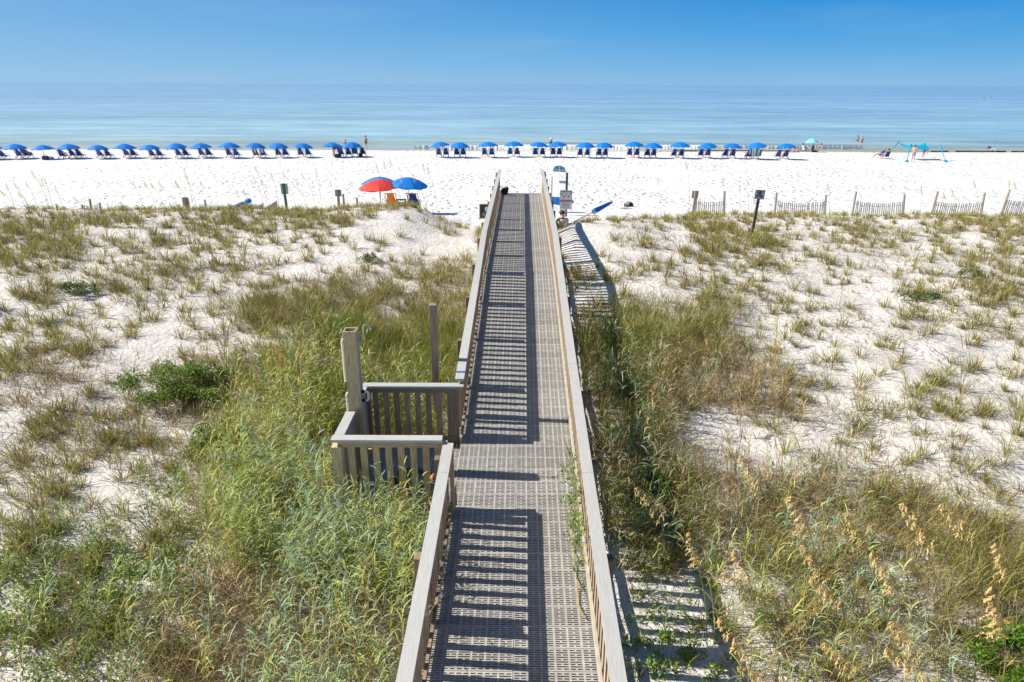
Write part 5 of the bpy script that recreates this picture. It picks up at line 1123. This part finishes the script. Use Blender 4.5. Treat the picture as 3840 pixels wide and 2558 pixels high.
# --- low leafy herbs with small rounded leaves and a few yellow flowers
def leaf_cloud(Lv, Cn, Rr, n, size, cols, wts, flat_=.6):
    d = rng.normal(0, 1, (n, 3)); d /= np.linalg.norm(d, axis=1)[:, None]; d[:, 2] = np.abs(d[:, 2]); P = np.array(Cn)[None] + d * np.array(Rr)[None] * (rng.random((n, 1)) ** .45)
    c = pick(cols, wts, n); Lv.add(*blades(P, rng.uniform(0, 6.28, n), size * rng.uniform(.6, 1.3, n), size * .55 * rng.uniform(.7, 1.2, n), rng.uniform(.3, 1.4, n), rng.uniform(-.2, .9, n), c, c * 1.1, 2))
HG = [(.15, .28, .025), (.23, .36, .035), (.10, .18, .02), (.33, .40, .06)]
def herbs(mask, keep, nl_, r_, h_):
    for i in np.where(mask & (rng.random(len(S)) < keep))[0]:
        k = rng.uniform(.6, 1.4); leaf_cloud(G_herb, S[i], (r_ * k, r_ * k, h_ * k), int(nl_ * k * k), .045, HG, [.4, .3, .15, .15])
        if rng.random() < .05:
            m_ = 6; c = np.array([[.85, .55, .02]] * m_); pz = S[i] + np.array([rng.normal(0, r_ * .5), rng.normal(0, r_ * .5), h_ * k]); G_herb.add(*blades(np.repeat(pz[None], m_, 0), np.arange(m_) * 1.047, np.full(m_, .022), np.full(m_, .018), np.full(m_, 1.2), np.full(m_, .2), c, c, 2))
herbs(inz['herbs'] & (pn > -.25), .34, 42, .12, .18)
herbs(inz['herbs'] & (PYs > 2050) & (pn2 > -.5), .42, 46, .13, .26)
herbs(inz['low'] & (pn2 > .0), .16, 28, .10, .12)
herbs(inz['shade'], .14, 30, .12, .16)
herbs((PXs > 2330) & (PXs < 2750) & (PYs > 2080), .30, 26, .10, .12)
herbs(inz['panic'] & (pn2 > .2), .06, 26, .12, .2)
# --- open dunes: scattered tufts, thicker towards the crest; the largest three hundred are plants of their own
S2 = scatter(10.0, 5.0, 29.5); P2x, P2y = project(S2); z2 = np.zeros(len(S2), bool)
for k in ('panic', 'thatch', 'stripes'): z2 |= poly_in(P2x, P2y, Z[k])
cl1 = patch(S2[:, 0], S2[:, 1], .55, 41); dx2, dy2 = P2x / 1.6313, P2y / 1.6313
bare = poly_in(P2x, P2y, [(560, 640), (760, 590), (850, 500), (1000, 465), (1100, 500), (1095, 585), (900, 605), (700, 640)]) | poly_in(P2x, P2y, [(1290, 500), (1560, 470), (1590, 560), (1500, 600), (1420, 620), (1300, 620)]) | poly_in(P2x, P2y, [(0, 880), (250, 800), (480, 690), (560, 640), (600, 700), (480, 790), (330, 860), (180, 920), (0, 1000)]) | poly_in(P2x, P2y, [(1500, 860), (1720, 850), (1800, 1000), (1700, 900)])
cl2 = patch(S2[:, 0], S2[:, 1], 1.9, 43); prob = np.where(bare, .10, np.clip(.45 + .5 * cl1 + .65 * cl2, .08, .95)); prob = np.where((S2[:, 0] < -3) & ~bare, np.clip(prob + .14, 0, .95), prob)
crest = (S2[:, 1] > 24.5) & (np.abs(S2[:, 0] - 2) > 6.0); prob = np.where(crest, prob * .62, prob)
keep = np.where(~z2 & (rng.random(len(S2)) < prob))[0]
G_tuft = Leaves()
variants = []
for v in range(14):
    Lv = Leaves(); tuft(Lv, (0, 0, 0), 34, .42, .07, [OLIVE, YELG, BROWN, STRAW, GREENG] if v % 3 else [YELG, OLIVE, STRAW], [.42, .22, .16, .10, .10] if v % 3 else [.5, .3, .2], .009, .6); variants.append(Lv.mesh('grass_tuft'))
size2 = rng.uniform(.55, 1.35, len(S2)); size2 = np.where(S2[:, 1] > 24.5, size2 * .68, size2); order = keep[np.argsort(-size2[keep] / np.maximum(4, S2[keep, 1] ** .8))]
inview = (P2x[order] > 0) & (P2x[order] < 3840) & (P2y[order] < 2540)
big = order[inview][:290]; rest = np.setdiff1d(order, big)
for n_, i in enumerate(big):
    o = obj('grass_tuft', variants[n_ % len(variants)], None, S2[i] - np.array([0, 0, .01]), (0, 0, rng.uniform(0, 6.28)), (size2[i] * rng.uniform(.85, 1.15), size2[i], size2[i] * rng.uniform(.85, 1.2)))
    side_ = 'sand fence side' if S2[i, 0] > 0 else 'shower side'; kind_ = 'olive and brown' if (n_ % len(variants)) % 3 else 'yellow-green'
    tag(o, '%s dune grass tuft in open white sand on the %s' % (kind_, side_), 'grass tuft', '%s tufts on the %s' % (kind_, side_))
for i in rest: tuft(G_tuft, S2[i], int(rng.integers(20, 34)), .42 * size2[i], .07 * size2[i] + .01, [OLIVE, YELG, BROWN, STRAW], [.45, .22, .2, .13], .010 + .00028 * S2[i, 1], .4)
S5 = scatter(24, 5, 28); q5 = patch(S5[:, 0], S5[:, 1], .9, 45) + .7 * patch(S5[:, 0], S5[:, 1], 2.3, 46); b5 = poly_in(*project(S5), [(600, 640), (850, 500), (1000, 465), (1100, 500), (1095, 585), (900, 600)]) | poly_in(*project(S5), [(0, 880), (250, 800), (480, 690), (560, 640), (600, 690), (480, 770), (330, 840), (180, 905), (0, 980)]) | poly_in(*project(S5), Z2['top'])
for i in np.where((q5 > .05) & ~b5 & (rng.random(len(S5)) < .75))[0]: tuft(G_tuft, S5[i], int(rng.integers(4, 9)), rng.uniform(.15, .38), .05, [OLIVE, STRAW, YELG, TWIG], [.3, .25, .25, .2], .008 + .00028 * S5[i, 1], .5)
# extra band of grass along both crests and at the fences
S3 = scatter(5.0, 26.0, 31.5); ok = (np.abs(S3[:, 0] - 1.5) > 5.5); hi = patch(S3[:, 0], S3[:, 1], 1.1, 51)
for i in np.where(ok & (hi > .0))[0]: tuft(G_tuft, S3[i], 12, rng.uniform(.12, .30), .07, [YELG, (.50, .44, .12), STRAW], [.5, .3, .2], .016, .1)
for i in np.where((np.abs(S3[:, 0] + 5) < 3.5) & (hi > .1))[0]: tuft(G_tuft, S3[i], 12, rng.uniform(.2, .4), .07, [YELG, OLIVE, STRAW], [.45, .35, .2], .015, .1)
# --- litter: short dead stalks and runners lying on the sand
S4 = scatter(85, 4, 28); l1 = patch(S4[:, 0], S4[:, 1], 1.0, 61); b4 = poly_in(*project(S4), [(560, 640), (850, 500), (1000, 465), (1100, 500), (1095, 585), (900, 605)]) | poly_in(*project(S4), [(0, 890), (250, 810), (480, 700), (560, 650), (590, 690), (480, 760), (330, 830), (180, 895), (0, 970)]) | poly_in(*project(S4), Z2['top'])
k4 = np.where((rng.random(len(S4)) < np.where(l1 > 0, .60, .25)) & ~b4)[0]; n = len(k4)
c = pick([TWIG, BROWN, (.30, .25, .20), STRAW], [.4, .25, .2, .15], n); G_litter.add(*blades(S4[k4] + np.array([0, 0, .012]), rng.uniform(0, 6.28, n), rng.uniform(.06, .30, n), (.006 + .0004 * S4[k4, 1]) * rng.uniform(.6, 1.6, n), rng.uniform(1.2, 1.55, n), rng.uniform(-.3, .2, n), c, c, 2))
for Lv, nm, lab, cat in ((G_fine, 'dune_grass', 'dense long arching olive and brown dune grass', 'grass'), (G_panic, 'panic_grass', 'tall blue-green broad-leaved grass growing up to the railing', 'grass'), (G_thatch, 'dead_grass', 'matted brown and straw coloured dead grass stalks', 'grass'),
                         (G_herb, 'ground_cover', 'low bright green leafy ground cover between the grasses', 'ground cover'), (G_tuft, 'distant_dune_grass', 'smaller grass tufts thickening along the dune crest', 'grass'), (G_litter, 'plant_litter', 'dry stalks and roots littering the sand', 'litter')):
    tag(obj(nm, Lv.mesh(nm)), lab, cat, kind='stuff')

# --- leafy shrubs
def shrub(label, c, rad, nleaf, cols, wts, flowers=0, size=.05, name='shrub'):
    t = thing(name, label, 'shrub', c)
    for k in range(9):
        a = rng.uniform(0, 6.28); e = Vector((rad[0] * .7 * math.cos(a) * rng.uniform(.4, 1), rad[1] * .7 * math.sin(a) * rng.uniform(.4, 1), rad[2] * rng.uniform(.6, .95)))
        MB().tube([(0, 0, -.05), e * .5 + Vector((0, 0, .06)), e], [.014, .010, .004], 5).build('branch', POSTM, t)
    Lv = Leaves()
    for k in range(26):
        a = rng.uniform(0, 6.28); r_ = rng.uniform(.1, .85) ** .7; cc = (rad[0] * r_ * math.cos(a), rad[1] * r_ * math.sin(a), rad[2] * (1 - r_ ** 2) * rng.uniform(.25, .9)); leaf_cloud(Lv, cc, (rad[0] * .24, rad[1] * .24, rad[2] * .38), nleaf // 26, size, cols, wts)
    obj('foliage', Lv.mesh('foliage'), t)
    for k in range(flowers):
        a = rng.uniform(0, 6.28); r_ = rng.uniform(.2, .95); cc = Vector((rad[0] * r_ * math.cos(a), rad[1] * r_ * math.sin(a), rad[2] * (1 - r_ ** 2) * .9 + .12)); F = Leaves(); m_ = 9; col_ = np.array([[.90, .55, .01]] * m_)
        F.add(*blades(np.repeat(np.array(cc)[None], m_, 0), np.arange(m_) * .698, np.full(m_, .034), np.full(m_, .020), np.full(m_, 1.25), np.full(m_, .15), col_, col_, 2)); fo = obj('flower', F.mesh('flower'), t)
        MB().ball(cc + Vector((0, 0, .008)), .010, 8, 4, (1, 1, .6)).build('flower_centre', flat('flower_eye', (.16, .05, .01)), fo)
    return t
shrub('dark green leafy bush in the sand beyond the shower post', ground_hit(665, 1480), (1.2, .85, .62), 6500, [(.13, .21, .025), (.18, .28, .03), (.26, .34, .07)], [.4, .4, .2], 0, .055)
shrub('bright green bush with yellow daisy flowers at the edge of brown grass', ground_hit(3800, 2520), (.75, .6, .42), 4800, [(.10, .22, .015), (.15, .29, .02), (.08, .15, .015)], [.4, .4, .2], 6, .05)
shrub('small dark shrub on the open dune before the green sign post', ground_hit(290, 1105), (.6, .4, .32), 900, [(.10, .15, .03), (.15, .20, .04)], [.5, .5], 0, .06)
shrub('small dark shrub near the crest side path', ground_hit(1385, 985), (.35, .3, .28), 320, [(.10, .15, .03), (.15, .20, .045)], [.5, .5], 0, .07)
shrub('small dark shrub below the sand fence', ground_hit(3640, 1050), (.4, .3, .3), 320, [(.10, .15, .03), (.15, .20, .045)], [.5, .5], 0, .07)
shrub('low creeping shrub in the litter below the KEEP OFF DUNES sign', ground_hit(3420, 1120), (.75, .4, .2), 420, [(.10, .17, .04), (.15, .21, .05)], [.5, .5], 0, .07)
shrub('dark shrub in the tangle beside the boardwalk shadow', ground_hit(2420, 1900), (.6, .7, .5), 2400, [(.05, .11, .015), (.08, .15, .02)], [.5, .5], 0, .05)
shrub('green leafy shrub under the grasses by the platform', ground_hit(830, 1690), (.6, .45, .5), 2200, [(.08, .17, .02), (.11, .21, .02)], [.5, .5], 2, .05)
# vine over the deck edge
vn = thing('climbing_vine', 'green and yellow weeds growing through the railing onto the deck edge', 'vine', (xc(8) + .86, 8, zdeck(8)))
Lv = Leaves()
for k in range(95):
    y_ = rng.choice([rng.uniform(6.9, 9.3), rng.normal(8.1, .5)]); u = .87 - abs(rng.normal(0, .07)); h_ = rng.uniform(.02, .55) * (1 if u > .8 else .3); leaf_cloud(Lv, (xc(y_) + u, y_, zdeck(y_) + h_), (.05, .07, .06), 5, .055, [(.12, .22, .03), (.20, .28, .06), BLUEG, (.42, .36, .10)], [.4, .25, .2, .15])
n = 46; B = np.column_stack([xc(8) + .90 + rng.normal(0, .04, n), rng.normal(8.0, .8, n), np.zeros(n)]); B[:, 2] = [zdeck(v) - .02 for v in B[:, 1]]
c = pick([BLUEG, PALEG, STRAW, GREENG], [.35, .3, .15, .2], n); Lv.add(*blades(B, math.pi + rng.normal(0, .9, n), rng.uniform(.3, .85, n), np.full(n, .016), rng.uniform(.0, .45, n), rng.uniform(.2, 1.6, n), c, c, 4))
obj('foliage', Lv.mesh('foliage', vn.location), vn)
for k in range(5):
    y_ = 6.8 + k * .45; s_ = [(xc(y_) + .86, y_, zdeck(y_) + .01), (xc(y_) + .76, y_ - .1, zdeck(y_) + .03), (xc(y_) + .74, y_ - .3, zdeck(y_) + .02), (xc(y_) + .8, y_ - .55, zdeck(y_) + .02)]
    world_part(vn, 'stem', MB().tube(s_, .007, 5), flat('vine_stem', (.40, .30, .10)))

# ------------------------------------------------------------------ sea oats
def oat_meshes(v):
    r = np.random.default_rng(100 + v)
    # panicle hangs from a rachis of unit length along +Z, spikelet sprays droop towards +X
    Lv = Leaves(); n = 22
    for k in range(n):
        t = k / (n - 1); L = .46 * (1 - .70 * t) * r.uniform(.75, 1.15); a = r.normal(0, .30); m_ = 16
        base = np.array([[.0, 0, t]]); cg = np.array([[.74, .54, .22]]) * r.uniform(.8, 1.15)
        V, F_, Cc, pts = blades(base, np.array([a]), np.array([L]), np.array([.022]), np.array([.70]), np.array([1.35]), cg, cg, 5, np.array([0.0])); Lv.add(V, F_, Cc)
        f_ = np.linspace(.15, 1, m_) * 4.99; i0 = f_.astype(int); fr = (f_ - i0)[:, None]; p = pts[0, i0] * (1 - fr) + pts[0, i0 + 1] * fr
        c = np.array([[.80, .60, .27]]) * r.uniform(.65, 1.25, (m_, 1)); Lv.add(*blades(p, a + r.normal(0, .7, m_), np.full(m_, .060) * r.uniform(.6, 1.3, m_), np.full(m_, .024), r.uniform(1.2, 2.5, m_), r.uniform(.1, .6, m_), c, c * 1.05, 2))
    return Lv.mesh('panicle')
PAN = [oat_meshes(v) for v in range(6)]
STEM = flat('oat_stem', (.36, .31, .12), .6, var=.2)
oc = [0]
def sea_oat(base, tip, label, group, droop=.35, leaves=True, thick=.005, plen=None, away=None):
    """stalk from the ground to the tip, with a golden seed head along its upper third"""
    H = tip - base; L = H.length; t = thing('sea_oat', label, 'sea oats', base, 0, group)
    side = Vector((H.x, H.y, 0)); bend = Vector((0, 0, L * .16 * droop)) - side * .18
    pts = [base + H * f + bend * (4 * f * (1 - f)) for f in np.linspace(0, 1, 9)]
    world_part(t, 'stem', MB().tube(pts, [thick * (1.15 - .75 * i / 8) for i in range(9)], 5), STEM)
    pl_ = min(plen or .42, L * .5); d = (pts[-1] - pts[-2]).normalized(); d = (d + (pts[-1] - pts[-3]).normalized()) / 2; d.normalize()
    p0 = pts[-1] - d * pl_ * .98
    q = d.to_track_quat('Z', 'Y'); m_ = q.to_matrix(); 
    # turn the sprays downwind / downwards
    want = Vector((-1.0 if away is None else away, -.25, -.55)); want = want - d * want.dot(d); want.normalize(); cur = m_ @ Vector((1, 0, 0)); angz = math.atan2(d.dot(cur.cross(want)), cur.dot(want))
    rot = (Quaternion(d, angz) @ q)
    o = obj('seed_head', PAN[oc[0] % 6], t, p0 - base); o.rotation_mode = 'QUATERNION'; o.rotation_quaternion = rot; o.scale = (pl_ * 1.0, pl_ * 1.0, pl_); oc[0] += 1
    if leaves:
        Lv = Leaves(); n = 7; f_ = rng.uniform(.08, .5, n); P = np.array([list(base + H * f + bend * (4 * f * (1 - f))) for f in f_]); c = pick([BLUEG, PALEG, YELG], [.4, .3, .3], n)
        Lv.add(*blades(P, rng.uniform(0, 6.28, n), rng.uniform(.25, .5, n), np.full(n, .011), rng.uniform(.3, .7, n), rng.uniform(.8, 1.8, n), c, c, 4)); obj('foliage', Lv.mesh('foliage', base), t)
    return t
GR = 'golden sea oats standing in the dunes'
near_oats = [((1625, 1490), (1468, 1122)), ((1640, 1480), (1588, 1226)), ((1735, 1450), (1690, 1265)), ((1868, 1420), (1822, 1145)), ((1845, 1330), (1706, 1048)), ((2250, 1420), (2168, 1160)), ((2190, 1420), (2080, 1158)), ((2300, 1590), (2283, 1352)),
             ((1960, 1500), (1868, 1328)), ((1790, 1480), (1668, 1318)), ((1850, 1650), (1700, 1530)), ((2110, 1600), (2055, 1430)), ((1900, 1440), (1850, 1255)), ((2060, 1480), (2010, 1270)), ((1730, 1620), (1660, 1420)), ((1980, 1640), (1900, 1480)), ((2330, 1480), (2290, 1250)), ((2000, 1350), (1950, 1180)), ((1780, 1620), (1790, 1500)), ((1760, 1560), (1880, 1380)), ((2160, 1640), (2040, 1490))]
def base_tip(b, tp, dy=.15):
    g = ground_hit(b[0] * 1.6313, b[1] * 1.6313); return g, at_y(tp[0] * 1.6313, tp[1] * 1.6313, g.y + dy)
for b, tp in near_oats:
    g, t_ = base_tip(b, tp); sea_oat(g, t_, 'tall golden sea oat with a heavy drooping seed head by the boardwalk', 'tall sea oats beside the boardwalk', rng.uniform(.2, .9), True, .006, rng.uniform(.42, .68), rng.uniform(-1.3, .2))
mid_oats = [((1500, 850), (1418, 790)), ((1600, 850), (1545, 796)), ((1660, 870), (1611, 818)), ((1660, 930), (1647, 850)), ((1640, 740), (1586, 684)), ((1780, 800), (1790, 716)), ((1790, 850), (1779, 780)), ((1760, 920), (1743, 848)), ((1550, 770), (1494, 722)), ((1620, 790), (1582, 742)), ((1385, 690), (1341, 608)), ((1400, 790), (1372, 680)), ((2340, 850), (2325, 788)), ((1930, 700), (1940, 640)), ((1700, 1010), (1690, 920)), ((1840, 1080), (1820, 990)), ((1960, 970), (1990, 900)), ((1460, 830), (1440, 730)), ((2080, 900), (2060, 830)), ((2200, 960), (2215, 890)),
            ((620, 850), (545, 775)), ((570, 880), (450, 815)), ((640, 930), (545, 870)), ((655, 920), (650, 815)), ((700, 870), (620, 790)), ((720, 900), (690, 800)), ((900, 800), (860, 720)), ((1010, 760), (990, 670)), ((960, 840), (930, 740)), ((850, 860), (800, 760)), ((190, 1040), (182, 940))]
for b, tp in mid_oats:
    g, t_ = base_tip(b, tp); sea_oat(g, t_, 'golden sea oat nodding over the grass in the middle of the dunes', 'sea oats among the dune grass', rng.uniform(.3, 1.1), True, .006, rng.uniform(.32, .5), rng.uniform(-1.3, .4))
far_oats = []
for x_, y_ in [(400, 540), (330, 680), (570, 635), (80, 700), (180, 690), (1680, 680), (1820, 680), (1900, 690), (2000, 670), (2215, 680), (5, 790), (230, 800), (700, 730), (530, 640), (930, 870)]: far_oats.append((x_ * .2974, 480 + y_ * .2974))
for x_, y_ in [(30, 620), (160, 580), (130, 470), (320, 640), (940, 560), (960, 450), (1040, 600), (1420, 590), (1510, 530), (1290, 520), (1690, 510), (1160, 540), (830, 710), (750, 740)]: far_oats.append((650 + x_ * .3186, 480 + y_ * .3186))
for x_, y_ in [(530, 550), (660, 490), (770, 470), (1430, 600), (1360, 520), (960, 740), (1170, 730)]: far_oats.append((1300 + x_ * .2124, 500 + y_ * .2124))
for x_, y_ in [(860, 400), (530, 590), (1295, 575), (1495, 670), (1585, 600), (1640, 790)]: far_oats.append((2300 + x_ * .3186, 480 + y_ * .3186))
for x_, y_ in [(1860, 520), (1340, 580), (2210, 515), (2260, 540), (1560, 640), (1640, 610), (410, 560)]: far_oats.append((2950 + x_ * .378, 480 + y_ * .378))
for i, (px, py) in enumerate(far_oats):
    Y = 26.6 + rng.uniform(-1.2, 1.8); t_ = at_y(px, py, Y)
    if px > 2000 and px < 2900 and i % 2 == 0: Y = 25.5; t_ = at_y(px, py, Y)
    bx_ = t_.x + rng.uniform(.05, .5); g = gp(bx_, Y - .1)
    sea_oat(g, t_, 'slender pale sea oat standing on the dune crest against the beach', 'sea oats along the dune crest', .3, False, .0065, .30)
